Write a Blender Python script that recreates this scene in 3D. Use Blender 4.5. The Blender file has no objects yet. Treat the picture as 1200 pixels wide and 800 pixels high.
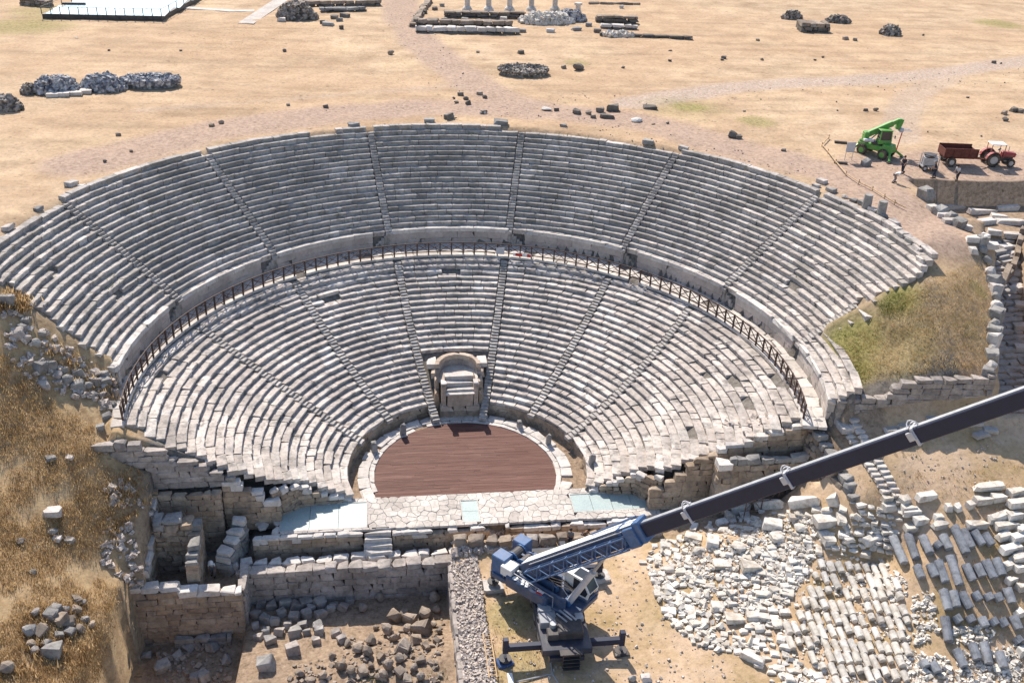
import bpy, bmesh, math, random
import numpy as np
from mathutils import Vector, Matrix, Euler
random.seed(7)
rng = np.random.default_rng(7)
D2R = math.radians
scene = bpy.context.scene
COL = scene.collection

# ------------------------------------------------------------------ camera
CAM_LOC = Vector((-6.3026, -65.7695, 49.0649))
PITCH, YAW, ROLL, FOC = 0.4975, 0.1482, -0.0451, 1149.97
c, s = math.cos, math.sin
_right = Vector((c(YAW), -s(YAW), 0)); _fwd = Vector((s(YAW)*c(PITCH), c(YAW)*c(PITCH), -s(PITCH)))
_up = Vector((s(YAW)*s(PITCH), c(YAW)*s(PITCH), c(PITCH)))
_X = _right*c(ROLL) - _up*s(ROLL); _Y = _right*s(ROLL) + _up*c(ROLL)
cd = bpy.data.cameras.new('camera'); cam = bpy.data.objects.new('camera', cd); COL.objects.link(cam)
cd.lens = FOC/1200*36; cd.sensor_width = 36; cd.clip_end = 6000; cd.clip_start = 0.5
M = Matrix((( _X.x, _Y.x, -_fwd.x, CAM_LOC.x), (_X.y, _Y.y, -_fwd.y, CAM_LOC.y), (_X.z, _Y.z, -_fwd.z, CAM_LOC.z), (0, 0, 0, 1)))
cam.matrix_world = M
scene.camera = cam

# ------------------------------------------------------------------ light
SUN_AZ, SUN_EL = D2R(-15.5), D2R(46)          # azimuth clockwise from +y
w = bpy.data.worlds.new('World'); scene.world = w; w.use_nodes = True
nt = w.node_tree; bg = nt.nodes['Background']
sky = nt.nodes.new('ShaderNodeTexSky'); sky.sky_type = 'NISHITA'; sky.sun_disc = False
sky.sun_elevation = SUN_EL; sky.sun_rotation = SUN_AZ
sky.altitude = 300; sky.air_density = 1.0; sky.dust_density = 1.2; sky.ozone_density = 1.0
nt.links.new(sky.outputs[0], bg.inputs[0]); bg.inputs[1].default_value = 0.14
sd = bpy.data.lights.new('sun', 'SUN'); sd.energy = 5.0; sd.angle = D2R(0.5); sd.color = (1.0, 0.915, 0.80)
so = bpy.data.objects.new('sun', sd); COL.objects.link(so)
sdir = Vector((math.sin(SUN_AZ)*math.cos(SUN_EL), math.cos(SUN_AZ)*math.cos(SUN_EL), math.sin(SUN_EL)))
so.rotation_euler = (-sdir).to_track_quat('-Z', 'Y').to_euler(); so.location = (0, 40, 80)
scene.view_settings.view_transform = 'Standard'; scene.view_settings.look = 'None'
scene.view_settings.gamma = 1; scene.view_settings.exposure = 0.45
scene.render.engine = 'CYCLES'
scene.cycles.max_bounces = 6; scene.cycles.diffuse_bounces = 3; scene.cycles.glossy_bounces = 2
scene.cycles.transmission_bounces = 2

# ------------------------------------------------------------------ materials
MATS = {}
def srgb(h):
    h = h.lstrip('#'); v = [int(h[i:i+2], 16)/255 for i in (0, 2, 4)]
    return tuple((x/12.92 if x <= .04045 else ((x+.055)/1.055)**2.4) for x in v)
class NB:
    def __init__(self, name):
        self.m = bpy.data.materials.new(name); self.m.use_nodes = True
        self.nt = self.m.node_tree; self.b = self.nt.nodes['Principled BSDF']; self.N = self.nt.nodes
    def add(self, t, **kw):
        n = self.N.new(t)
        for k, v in kw.items(): setattr(n, k, v)
        return n
    def l(self, a, b): self.nt.links.new(a, b)
    def pos(self):
        return self.add('ShaderNodeNewGeometry').outputs['Position']
    def noise(self, scale, detail=4, rough=.55, vec=None, dist=0):
        n = self.add('ShaderNodeTexNoise'); n.inputs['Scale'].default_value = scale
        n.inputs['Detail'].default_value = detail; n.inputs['Roughness'].default_value = rough
        n.inputs['Distortion'].default_value = dist
        self.l(vec or self.pos(), n.inputs['Vector']); return n.outputs['Fac']
    def ramp(self, fac, stops):
        r = self.add('ShaderNodeValToRGB'); e = r.color_ramp.elements
        while len(e) < len(stops): e.new(.5)
        for i, (p, col) in enumerate(stops):
            e[i].position = p; e[i].color = (*col, 1) if len(col) == 3 else col
        self.l(fac, r.inputs[0]); return r.outputs[0]
    def mix(self, fac, a, b, mode='MIX'):
        n = self.add('ShaderNodeMix', data_type='RGBA', blend_type=mode)
        for sock, v in ((n.inputs[0], fac), (n.inputs[6], a), (n.inputs[7], b)):
            if hasattr(v, 'is_output') or hasattr(v, 'links'): self.l(v, sock)
            elif isinstance(v, (int, float)): sock.default_value = v
            else: sock.default_value = (*v, 1)
        return n.outputs[2]
    def attr(self, name):
        a = self.add('ShaderNodeAttribute'); a.attribute_name = name; return a.outputs['Fac']
    def rnd(self): return self.add('ShaderNodeObjectInfo').outputs['Random']
    def bump(self, h, strength=.4, dist=.05):
        b = self.add('ShaderNodeBump'); b.inputs['Strength'].default_value = strength; b.inputs['Distance'].default_value = dist
        self.l(h, b.inputs['Height']); self.l(b.outputs[0], self.b.inputs['Normal'])
    def done(self, col, rough=.9, spec=.2, metal=0):
        if hasattr(col, 'is_output') or hasattr(col, 'links'): self.l(col, self.b.inputs['Base Color'])
        else: self.b.inputs['Base Color'].default_value = (*col, 1)
        self.b.inputs['Roughness'].default_value = rough; self.b.inputs['Specular IOR Level'].default_value = spec
        self.b.inputs['Metallic'].default_value = metal
        MATS[self.m.name] = self.m; return self.m

def g(v): return (v, v, v)
def stone_mat(name, cols, patch=(.55, 1.1), patch_scale=.35, pit=.35, lichen=None, rough=.92, bump=.5):
    """cols: colours chosen per object; patch: broad weathering; pit: dark pores"""
    n = NB(name)
    k = len(cols)
    base = n.ramp(n.rnd(), [(i/max(1, k-1), cc) for i, cc in enumerate(cols)])
    p = n.noise(patch_scale, 5, .6)
    base = n.mix(1, base, n.ramp(p, [(.36, g(patch[0])), (.62, g(patch[1]))]), 'MULTIPLY')
    f = n.noise(3.2, 6, .7)
    base = n.mix(1, base, n.ramp(f, [(.30, g(1-pit)), (.52, g(1.0)), (.75, g(1.1))]), 'MULTIPLY')
    if lichen:
        lf = n.ramp(n.noise(1.1, 6, .65), [(.52, g(0)), (.66, g(1))])
        base = n.mix(lf, base, lichen)
    n.bump(n.noise(7, 6, .7), bump, .04)
    return n.done(base, rough, .15)

stone_mat('seat_stone_upper', [(0.400,0.360,0.330), (0.500,0.456,0.422), (0.440,0.400,0.366), (0.550,0.506,0.468), (0.360,0.329,0.301), (0.470,0.426,0.388)], (.74, 1.06), .22, .40, lichen=(.25,.225,.195))
stone_mat('seat_stone_lower', [(0.500,0.443,0.399), (0.610,0.553,0.505), (0.540,0.474,0.423), (0.650,0.597,0.549), (0.440,0.392,0.358), (0.570,0.500,0.449)], (.72, 1.08), .3, .40, lichen=(0.240,0.218,0.201))
stone_mat('step_stone', [(.40,.365,.335), (.52,.48,.445), (.46,.42,.385)], (.65, 1.05), .4, .4)
stone_mat('podium_stone', [(.50,.435,.39), (.55,.485,.435), (.46,.40,.36), (.52,.44,.40)], (.8, 1.04), .5, .22, bump=.3)
stone_mat('bed_stone', [(.24,.20,.165), (.27,.23,.19)], (.6, 1.05), .6, .5)
stone_mat('wall_stone', [(.40,.30,.215), (.47,.365,.27), (.43,.34,.26), (.36,.27,.20), (.50,.41,.32)], (.65, 1.05), .5, .4, lichen=(.22,.18,.15))
stone_mat('wall_stone_grey', [(0.400,0.347,0.314), (0.470,0.417,0.380), (0.360,0.316,0.290), (0.430,0.377,0.336)], (.65, 1.05), .5, .4, lichen=(0.230,0.204,0.187))
stone_mat('pale_stone', [(0.580,0.536,0.494), (0.660,0.616,0.574), (0.610,0.557,0.509), (0.540,0.496,0.462)], (.8, 1.06), .5, .3)
stone_mat('marble_white', [(.62,.57,.50), (.72,.68,.62), (.66,.60,.52), (.76,.72,.67), (.55,.50,.44)], (.78, 1.05), .7, .35, lichen=(.40,.35,.29))
stone_mat('granite_grey', [(.25,.265,.295), (.34,.35,.37), (.28,.29,.315), (.20,.21,.235)], (.75, 1.12), .8, .35)
stone_mat('rubble_brown', [(.30,.235,.18), (.38,.31,.25), (.26,.21,.17), (.34,.29,.245)], (.7, 1.08), .6, .4)
stone_mat('rubble_grey', [(.29,.275,.26), (.38,.36,.335), (.33,.31,.29), (.25,.24,.235)], (.7, 1.08), .6, .4)
stone_mat('dark_rock', [(.15,.13,.115), (.21,.185,.16), (.18,.155,.135)], (.7, 1.08), .6, .4)
stone_mat('paving_stone', [(0.560,0.507,0.459), (0.640,0.592,0.539), (0.500,0.447,0.406), (0.600,0.547,0.491)], (.8, 1.05), .5, .3)
stone_mat('street_slab', [(.38,.35,.33), (.45,.42,.39), (.41,.375,.345)], (.75, 1.06), .5, .3)

def paint(name, col, rough=.45, spec=.4, metal=0, dirt=.25, scale=2.5, dust=.0):
    n = NB(name)
    f = n.noise(scale, 5, .65)
    b = n.mix(1, col, n.ramp(f, [(.3, g(1-dirt)), (.6, g(1.05))]), 'MULTIPLY')
    if dust: b = n.mix(n.ramp(n.noise(1.3, 6, .75), [(.40, g(.06)), (.70, g(dust))]), b, (.36,.28,.21))
    return n.done(b, rough, spec, metal)
paint('crane_blue', (.010,.056,.145), .42, .5, dust=.30)
paint('crane_blue_light', (.022,.115,.29), .42, .5, dust=.30)
paint('chassis_dark', (.022,.026,.036), .55, .4, dust=.25)
paint('deck_navy', (.010,.022,.050), .35, .5, dust=.2)
paint('boom_black', (.018,.024,.052), .5, .35, dirt=.15)
paint('white_paint', (.74,.74,.73), .4, .4, dirt=.12)
paint('grey_metal', (.42,.43,.45), .4, .5, .3)
paint('tyre_rubber', (.022,.021,.022), .85, .2, dust=.6)
paint('dark_glass', (.03,.035,.045), .08, .6, dirt=.1)
paint('green_paint', (.065,.33,.035), .5, .4, dust=.5)
paint('red_paint', (.33,.018,.03), .5, .4, dust=.5)
paint('rust_red', (.15,.055,.042), .8, .2, dirt=.4)
paint('fence_metal', (.085,.052,.042), .7, .3, dirt=.3)
paint('signal_red', (.55,.05,.04), .5, .3)
paint('board_grey', (.50,.50,.52), .5, .3, dirt=.1)
paint('timber_pale', (.52,.36,.21), .8, .2, dirt=.3)
paint('timber_dark', (.13,.105,.095), .85, .2, dirt=.4)
paint('tool_grey', (.30,.31,.33), .5, .4)
paint('skin', (.36,.20,.13), .6, .3, dirt=.05)
paint('hair_dark', (.02,.016,.013), .7, .3)
paint('cloth_white', (.68,.68,.68), .9, .1, dirt=.1)
paint('cloth_dark', (.045,.05,.07), .9, .1)
paint('cloth_blue', (.07,.11,.22), .9, .1)
paint('cloth_brown', (.20,.13,.085), .9, .1)
paint('cloth_grey', (.22,.22,.23), .9, .1)
paint('steel_strut', (.20,.12,.09), .7, .3)
def glass_floor():
    n = NB('glass_floor')
    f = n.noise(.8, 4, .6)
    b = n.ramp(f, [(.3, (.27,.345,.34)), (.65, (.38,.455,.44))])
    b = n.mix(.5, b, n.ramp(n.noise(9, 4, .7), [(.35, (.28,.35,.35)), (.6, (.46,.53,.51))]))
    return n.done(b, .45, .3)
glass_floor()
def deck():
    n = NB('deck_wood')
    col = n.ramp(n.rnd(), [(0, (.095,.042,.033)), (.35, (.130,.058,.045)), (.7, (.112,.049,.038)), (1, (.165,.080,.063))])
    mp = n.add('ShaderNodeMapping'); mp.inputs['Scale'].default_value = (.6, 9, 1); n.l(n.pos(), mp.inputs[0])
    col = n.mix(1, col, n.ramp(n.noise(1.2, 6, .7, vec=mp.outputs[0]), [(.3, g(.72)), (.6, g(1.05)), (.8, g(1.35))]), 'MULTIPLY')
    col = n.mix(n.ramp(n.noise(.5, 5, .7, vec=mp.outputs[0]), [(.48, g(0)), (.72, g(.4))]), col, (.29,.175,.135))
    return n.done(col, .72, .25)
deck()

# ------------------------------------------------------------------ object helpers
def tag(o, label=None, cat=None, group=None, kind=None):
    if label: o['label'] = label
    if cat: o['category'] = cat
    if group: o['group'] = group
    if kind: o['kind'] = kind
    return o
def thing(name, label, cat, loc=(0, 0, 0), group=None, rz=0):
    o = bpy.data.objects.new(name, None); o.empty_display_size = .3
    o.location = loc; o.rotation_euler = (0, 0, rz); COL.objects.link(o)
    return tag(o, label, cat, group, 'thing' if label else None)
def place(name, me, parent=None, loc=(0, 0, 0), rot=(0, 0, 0), scale=(1, 1, 1)):
    """loc/rot in world axes when the parent is an unrotated Empty, else in the parent's frame"""
    o = bpy.data.objects.new(name, me); COL.objects.link(o)
    o.rotation_euler = rot; o.scale = scale
    if parent is not None:
        o.parent = parent
        o.location = Vector(loc) - parent.location if parent.rotation_euler.z == 0 and parent.parent is None else loc
    else: o.location = loc
    return o
def local(name, me, parent, loc=(0, 0, 0), rot=(0, 0, 0), scale=(1, 1, 1)):
    o = bpy.data.objects.new(name, me); COL.objects.link(o); o.parent = parent
    o.location = loc; o.rotation_euler = rot; o.scale = scale; return o
def finish(bm, name, mat, smooth=False):
    me = bpy.data.meshes.new(name); bm.normal_update(); bm.to_mesh(me); bm.free()
    me.materials.append(MATS[mat])
    if smooth: me.polygons.foreach_set('use_smooth', [True]*len(me.polygons))
    return me
def add_box(bm, size, mtx=None, bevel=0):
    r = bmesh.ops.create_cube(bm, size=1)['verts']
    bmesh.ops.scale(bm, vec=size, verts=r)
    if bevel:
        es = list({e for v in r for e in v.link_edges})
        r = bmesh.ops.bevel(bm, geom=es, offset=bevel, segments=1, affect='EDGES')['verts']
    if mtx is not None: bmesh.ops.transform(bm, matrix=mtx, verts=r)
    return r
def T(x, y, z): return Matrix.Translation((x, y, z))
def add_cyl(bm, r, h, n=12, mtx=None, r2=None):
    v = bmesh.ops.create_cone(bm, cap_ends=True, segments=n, radius1=r, radius2=r if r2 is None else r2, depth=h)['verts']
    if mtx is not None: bmesh.ops.transform(bm, matrix=mtx, verts=v)
    return v
def add_bar(bm, a, b, t, n=4, t2=None):
    """bar of square (n=4) or round section from a to b"""
    a = Vector(a); b = Vector(b); d = b-a; L = d.length
    if L < 1e-6: return
    q = d.to_track_quat('Z', 'Y').to_matrix().to_4x4()
    m = Matrix.Translation((a+b)/2) @ q
    if n == 4: m = m @ Matrix.Rotation(math.pi/4, 4, 'Z'); add_cyl(bm, t*.7071, L, 4, m, None if t2 is None else t2*.7071)
    else: add_cyl(bm, t/2, L, n, m, None if t2 is None else t2/2)
def bar_mesh(name, a, b, t, mat, n=4):
    bm = bmesh.new(); add_bar(bm, a, b, t, n); return finish(bm, name, mat)
def box_mesh(name, size, mat, bevel=0, mtx=None):
    bm = bmesh.new(); add_box(bm, size, mtx, bevel); return finish(bm, name, mat)

# ---- shared libraries of stones
_lib = {}
def lib(kind, i, mat):
    key = (kind, i, mat)
    if key in _lib: return _lib[key]
    R = random.Random(hash((kind[0], i, 5)) if False else (ord(kind[0])*31+ord(kind[-1]))*17+i)
    bm = bmesh.new()
    if kind in ('block', 'worn'):
        j = .035 if kind == 'block' else .085
        r = add_box(bm, (1, 1, 1), None, .055 if kind == 'block' else .11)
        for v in bm.verts: v.co += Vector((R.uniform(-j, j), R.uniform(-j, j), R.uniform(-j, j)))
        if kind == 'worn' or R.random() < .4:            # a broken corner
            cn = Vector((R.choice((-1, 1)), R.choice((-1, 1)), 1))*.5
            for v in bm.verts:
                dd = (v.co-cn).length
                if dd < .42: v.co -= cn*(.42-dd)*.9
    elif kind == 'boulder':
        bmesh.ops.create_icosphere(bm, subdivisions=2, radius=.56)
        pl = [(Vector((R.gauss(0, 1), R.gauss(0, 1), R.gauss(0, 1))).normalized(), R.uniform(.30, .46)) for _ in range(11)]
        for v in bm.verts:
            for nrm, dd in pl:
                e = v.co.dot(nrm)-dd
                if e > 0: v.co -= nrm*e*.95
            v.co += Vector((R.uniform(-1, 1), R.uniform(-1, 1), R.uniform(-1, 1)))*.012
        bmesh.ops.dissolve_limit(bm, angle_limit=D2R(6), verts=bm.verts, edges=bm.edges)
        bmesh.ops.triangulate(bm, faces=bm.faces)
    elif kind == 'drum':                                  # lying along x, unit length and diameter
        add_cyl(bm, .5, 1, 14, Matrix.Rotation(math.pi/2, 4, 'Y'), .5*R.uniform(.88, .98))
        for v in bm.verts:
            v.co += Vector((R.uniform(-.03, .03), R.uniform(-.02, .02), R.uniform(-.02, .02)))
    me = finish(bm, kind, mat)
    _lib[key] = me; return me
def lib_rand(kind, mat, n=10): return lib(kind, random.randrange(n), mat)
# ------------------------------------------------------------------ theatre geometry
RP, HP, S1, T1, N1 = 9.854, 1.387, .314, .657, 24
LX, LY = .38, .336          # lower tier
R1, Z1 = RP+N1*T1, HP+N1*S1                                # walkway inner edge
UX, UY, R2, Z2, S2, T2, N2 = .938, 1.683, 27.473, 10.66, .417, .511, 19
R3, Z3 = R2+N2*T2, Z2+N2*S2
ZST = .90                                                  # stage paving
def lo(az, r, z): return Vector((LX+r*math.sin(az), LY+r*math.cos(az), z))
def up(az, r, z): return Vector((UX+r*math.sin(az), UY+r*math.cos(az), z))

# ------------------------------------------------------------------ terrain
CP = [(-27.6,-5.6,8.3),(-31,-2.5,10.6),(-28.3,1.0,10.5),(-30.7,1.2,13.0),(-33.8,2.0,15.5),(-36,2.6,17.0),(-41,3.4,17.8),(-36,-4,12.4),(-33,-8,9.0),(-42,-6,12.2),
 (-45,-20,10),(-28.5,-10,6.6),(-26.3,-11,4.6),(-30,-16,6),(-27,-18,4.4),(-29,-24,4.6),(-35,-28,6.2),(-25.2,-13.5,3.0),(-24.4,-20,2.8),(-25,-7.6,5.6),(-25.6,-9,5.0),(-24,-11.5,2.2),
 (-45,10,18.2),(-50,22,18.5),(-60,5,17),(-62,-20,12),(-44,3,17.8),
 (39.5,4,17.8),(41,10,18.3),(45,13,17.8),(37.6,.4,17.0),(36,.9,16.1),(33.2,.8,14.0),(31,1.2,12.6),(30.5,-4.5,11.3),(29,-5.7,10.6),(40,-5,13.4),(39,-6.9,12.8),(36,-6.5,12.5),(33,-6.2,11.7),(37,-3,14.9),(34,-2.5,13.0),(42.5,0,15.4),(46,8,17.3),(47.3,14,17.9),(44.5,20,18.4),(44.5,5,17.0),
 (32,-8.2,9.0),(36,-8.4,9.5),(39.5,-8.6,9.6),(35.5,-10.8,8.9),(31,-11,8.1),(39,-11.5,8.6),(43,-10,8.8),(28.8,-9.5,7.9),(28.2,-12.6,6.4),(33,-14,7.2),(38,-15,7.4),(41,-14,7.8),(26.3,-13.5,4.2),(18.7,-11.4,2.2),(24,-12.0,3.4),(30,-18,4.6),(38,-20,5.4),(12,-13,.4),(17.8,-23,.4),(34,-26,1.6),(28,-16,2.6),(45,-20,6),(20,-16,1.4),
 (0,-10,0),(5,-10,0),(10,-8,.1),(5,-20,0),(10,-22,0),(0,-30,-.2),(20,-32,.2),(15,-8.5,.4),(17,-7,.9),(22,-7,1.3),(-10,-30,-1),(5,-14,0),(5,-40,0),(40,-40,2),(-30,-45,4),(0,-60,0),(60,-20,6),(70,0,13),(56,-2,10),(52,5,13),
 (20,60,18.5),(-20,60,18.5),(60,60,18.5),(100,60,18.5),(-80,60,18.5),(0,100,18.5),(100,110,18.5),(-80,110,18.5),(60,30,18.5),(90,30,18.5),(62,22,18.4),(-70,30,18.5),(300,300,18.5),(-300,300,18.5),(0,400,18.5),(300,-200,2),(-300,-200,4),(0,-300,-1),(70,100,18.5),(30,140,18.5),(-40,150,18.5)]
for a in range(-84, 90, 12):
    CP.append((*up(D2R(a), R3+1.3, 0)[:2], 18.56)); CP.append((*up(D2R(a), R3+7, 0)[:2], 18.5))
_cp = np.array(CP, float)
_A = np.hypot(_cp[:, None, 0]-_cp[None, :, 0], _cp[:, None, 1]-_cp[None, :, 1])
_n = len(_cp); _K = np.zeros((_n+1, _n+1)); _K[:_n, :_n] = _A; _K[:_n, _n] = 1; _K[_n, :_n] = 1
_wt = np.linalg.solve(_K, np.append(_cp[:, 2], 0))
def sstep(a, b, x):
    t = np.clip((x-a)/(b-a), 0, 1); return t*t*(3-2*t)
def inbox(x, y, x0, x1, y0, y1): return (x > x0) & (x < x1) & (y > y0) & (y < y1)
def wob(x, y, k=1.0, seed=0):
    return (np.sin(x*.37*k+seed)*np.cos(y*.41*k+1.3*seed)+np.sin(x*.83*k-y*.6*k+seed*2.1)*.6+np.sin(x*1.9*k+y*1.3*k+seed)*.3)/1.9
def H(x, y):
    x = np.asarray(x, float); y = np.asarray(y, float); sh = x.shape
    x = x.ravel(); y = y.ravel()
    z = np.full(x.shape, _wt[_n])
    for i in range(_n): z += _wt[i]*np.hypot(x-_cp[i, 0], y-_cp[i, 1])
    z += wob(x, y, 1.0, 1)*.10 + wob(x, y, 2.3, 4)*.05
    # excavated cut behind the right shoulder and the paved street below it
    cut = sstep(44.5, 49, x)*((y < 21.0-.02*(x-46)) & (y > 15.6))
    z = np.where((x > 45.5) & (y < 21.0) & (y > 13), np.minimum(z, 15.7+.0*x), z)
    d = np.abs((x-48.2)+(y-6)*-.45)                       # street channel running down to the front right
    chan = (y < 13.5) & (y > -8) & (d < 2.1)
    z = np.where(chan, np.interp(y, [-8, -4, 5, 13.5], [9.0, 9.5, 12.2, 15.2]), z)
    # bowl
    r = np.hypot(x-LX, y-LY); ru = np.hypot(x-UX, y-UY); azu = np.degrees(np.arctan2(x-UX, y-UY))
    front = y > -4.6
    z = np.where(front & (r < R1+.3) & (r >= RP+.2), HP+(r-RP)*S1/T1-.40, z)
    wk = front & (r >= R1+.3) & (ru < R2+.1)
    z = np.where(wk, Z1-.1, z)
    upb = (ru >= R2+.1) & (ru < R3+.1) & (azu > -87.5) & (azu < 88.5)
    upb2 = (ru >= R2+.1) & (ru < R2+1.7) & (azu >= 88.5) & (azu < 107)
    z = np.where(upb | upb2, Z2+(ru-R2)*S2/T2-.5, z)
    z = np.where((r < RP+.2) & (y > -3.4), -.02, z)
    # stage zone, corridor, parodoi
    z = np.where(inbox(x, y, -17.1, 15, -6.9, -3.2), np.minimum(z, -.2), z)
    z = np.where(inbox(x, y, -17.4, -1.7, -9.35, -6.8), -1.4, z)
    z = np.where(inbox(x, y, 14.9, 26, -8.4, -4.4), np.minimum(z, 1.0+.1*(x-15)), z)
    z = np.where(inbox(x, y, 25.9, 31.0, -9.4, -4.4) & (x < 26.4-(y+6)*.0), np.minimum(z, 2.0), z)
    z = np.where(inbox(x, y, -2, 13.5, -8.1, -6.8), np.minimum(z, -.45), z)
    # left rooms
    z = np.where(inbox(x, y, -23.2, -16.9, -11.75, -4.7), -1.0, z)
    z = np.where(inbox(x, y, -25.3, -14.2, -5.3, -4.6) & (r > 13), np.minimum(z, 4.5), z)
    # pit in front of the stage wall
    pit = inbox(x, y, -16.8, -1.75, -27, -9.35)
    mound = 1.9*sstep(-11.5, -18.5, y)*(.55+.45*sstep(-14.5, -5, x)) + .2*wob(x, y, 2.5, 3)*sstep(-11, -14, y)
    z = np.where(pit, -3.3+mound, z)
    hole = inbox(x, y, -23.9+(-12.6-y)*-.12, -16.75, -27, -11.75)
    z = np.where(hole, -4.2+.25*wob(x, y, 2, 2), z)
    return z.reshape(sh)
def hz(x, y): return float(H(np.array([x]), np.array([y]))[0])

def axis(segs):
    out = []
    for a, b, st in segs: out += list(np.arange(a, b-1e-6, st))
    return np.array(out+[segs[-1][1]])
gx = axis([(-3000,-600,400),(-600,-200,80),(-200,-90,10),(-90,-48,1.5),(-48,60,.42),(60,150,1.5),(150,260,10),(260,600,70),(600,3000,400)])
gy = axis([(-1500,-300,300),(-300,-80,40),(-80,-36,4),(-36,46,.42),(46,150,1.1),(150,260,10),(260,600,70),(600,4000,500)])
GX, GY = np.meshgrid(gx, gy); GZ = H(GX, GY)
def seg_d(x, y, pts):
    best = np.full(x.shape, 1e9)
    for (ax, ay), (bx, by) in zip(pts, pts[1:]):
        dx, dy = bx-ax, by-ay; t = np.clip(((x-ax)*dx+(y-ay)*dy)/(dx*dx+dy*dy), 0, 1)
        best = np.minimum(best, np.hypot(x-ax-t*dx, y-ay-t*dy))
    return best
def terrain():
    ny, nx = GX.shape
    co = np.stack([GX, GY, GZ], -1).reshape(-1, 3)
    idx = np.arange(ny*nx).reshape(ny, nx)
    q = np.stack([idx[:-1, :-1], idx[:-1, 1:], idx[1:, 1:], idx[1:, :-1]], -1).reshape(-1, 4)
    me = bpy.data.meshes.new('ground')
    me.vertices.add(len(co)); me.vertices.foreach_set('co', co.ravel())
    me.loops.add(q.size); me.loops.foreach_set('vertex_index', q.ravel().astype(np.int32))
    me.polygons.add(len(q)); me.polygons.foreach_set('loop_start', np.arange(0, q.size, 4, dtype=np.int32))
    me.polygons.foreach_set('loop_total', np.full(len(q), 4, np.int32))
    me.update(calc_edges=True)
    x, y = co[:, 0], co[:, 1]
    wb = wob(x, y, .6, 2)*1.3
    ru = np.hypot(x-UX, y-UY)
    path = np.zeros(len(co))
    def stripe(pts, wd, st=1.0): return st*(1-sstep(wd*.45, wd, seg_d(x, y, pts)+wb*.35))
    for pts, wd, st in [([(-1.6,125),(-1.6,117.9),(-1.9,98.4),(.4,79.6),(3.6,64.3),(7,53.5),(10.9,44.2)], 4.2, .9),
                        ([(-34,26),(-23.1,36.8),(-10.3,43.5),(-.8,45.7),(11,46),(23.7,40.2),(32,29.6),(38.5,22.5),(41.5,13),(40,6)], 4.6, .95),
                        ([(44,24),(52,24.5),(60,24.5),(75,26)], 6.5, .9)]:
        path = np.maximum(path, stripe(pts, wd, st))
    rocky = np.maximum(stripe([(24,48),(29.9,50.9),(37.9,55.2),(51,59.1),(64.4,61.9),(75.3,65.7),(90.6,73.2),(130,92)], 3.4), stripe([(72.1,62.1),(62.3,52.9),(55.6,43),(51,34)], 3.0, .6))
    rocky = np.maximum(rocky, stripe([(-32.0,43.3),(-15,50),(5,56)], 1.2, .35))
    rocky = np.maximum(rocky, .0)
    green = np.zeros(len(co))
    for cx, cy, rr, st in [(30.2,46.3,3.5,.8),(36.5,40.0,3,.6),(104.6,103.5,6,.7),(-56.3,87.5,9,.6),(-55.7,98.5,9,.5),(31.5,-.5,3.4,1),(30.2,-3.4,2.6,1),(35.2,.8,2.4,.9),(33.5,-3,4.0,.4),(39,-2,4.5,.12),(42.0,1.0,1.6,.6),(30,46,8,.25),(1.8,-15.5,2.6,.5),(2,-20,2.5,.45),(12,-17,2.5,.2),(21,69,3,.5)]:
        green = np.maximum(green, st*(1-sstep(rr*.35, rr, np.hypot(x-cx, y-cy)+wb*.5)))
    hill = np.maximum(sstep(-22.5, -25, x)*(1-sstep(1.5, 5, y)), sstep(29, 31, x)*sstep(-6, -4, y)*(1-sstep(2, 6, y))*(1-sstep(42, 45, x))*.55)
    cut = ((x > 45) & (y < 21.2) & (y > -8) & (x < 75)).astype(float)*(1-sstep(41.5, 44, y))*(x > 46+np.minimum(0, (y-6)*.1))
    earth = np.maximum(cut*.8, inbox(x, y, -24.2, -1.9, -27, -3.0)*1.0)
    earth = np.maximum(earth, (np.hypot(x, y) < RP+.6)*(y > -3.6)*1.0)
    earth = np.maximum(earth, inbox(x, y, 14.8, 31, -9.4, -4.4)*.8)
    front = sstep(-6.0, -8, y)*(x > -2)*(1-sstep(60, 80, x))*.75
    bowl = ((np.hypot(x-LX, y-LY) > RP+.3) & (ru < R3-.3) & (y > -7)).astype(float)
    for nm, a in (('bowl', bowl), ('path', path), ('rocky', rocky), ('green', green), ('hill', hill), ('earth', earth), ('front', front)):
        at_ = me.attributes.new(nm, 'FLOAT', 'POINT'); at_.data.foreach_set('value', a.astype(np.float32))
    me.polygons.foreach_set('use_smooth', [True]*len(me.polygons))
    n = NB('ground_earth')
    big = n.noise(.035, 5, .6); mid = n.noise(.28, 6, .65); fine = n.noise(2.6, 6, .75)
    straw = n.ramp(mid, [(.30, (.36,.25,.16)), (.48, (.44,.317,.208)), (.62, (.52,.388,.262))])
    straw = n.mix(n.ramp(big, [(.44, g(0)), (.58, g(.5))]), straw, (.40,.265,.165))
    pt = n.noise(.11, 5, .7)
    straw = n.mix(n.ramp(pt, [(.52, g(0)), (.66, g(.5))]), straw, (.57,.425,.27))
    straw = n.mix(n.ramp(pt, [(.32, g(.55)), (.44, g(0))]), straw, (.36,.24,.145))
    mp = n.add('ShaderNodeMapping'); mp.inputs['Rotation'].default_value = (0, 0, .22); mp.inputs['Scale'].default_value = (.05, .42, 1); n.l(n.pos(), mp.inputs[0])
    strk = n.noise(1.0, 5, .6, vec=mp.outputs[0])
    straw = n.mix(1, straw, n.ramp(strk, [(.34, g(.84)), (.5, g(1.0)), (.68, g(1.08))]), 'MULTIPLY')
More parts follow.
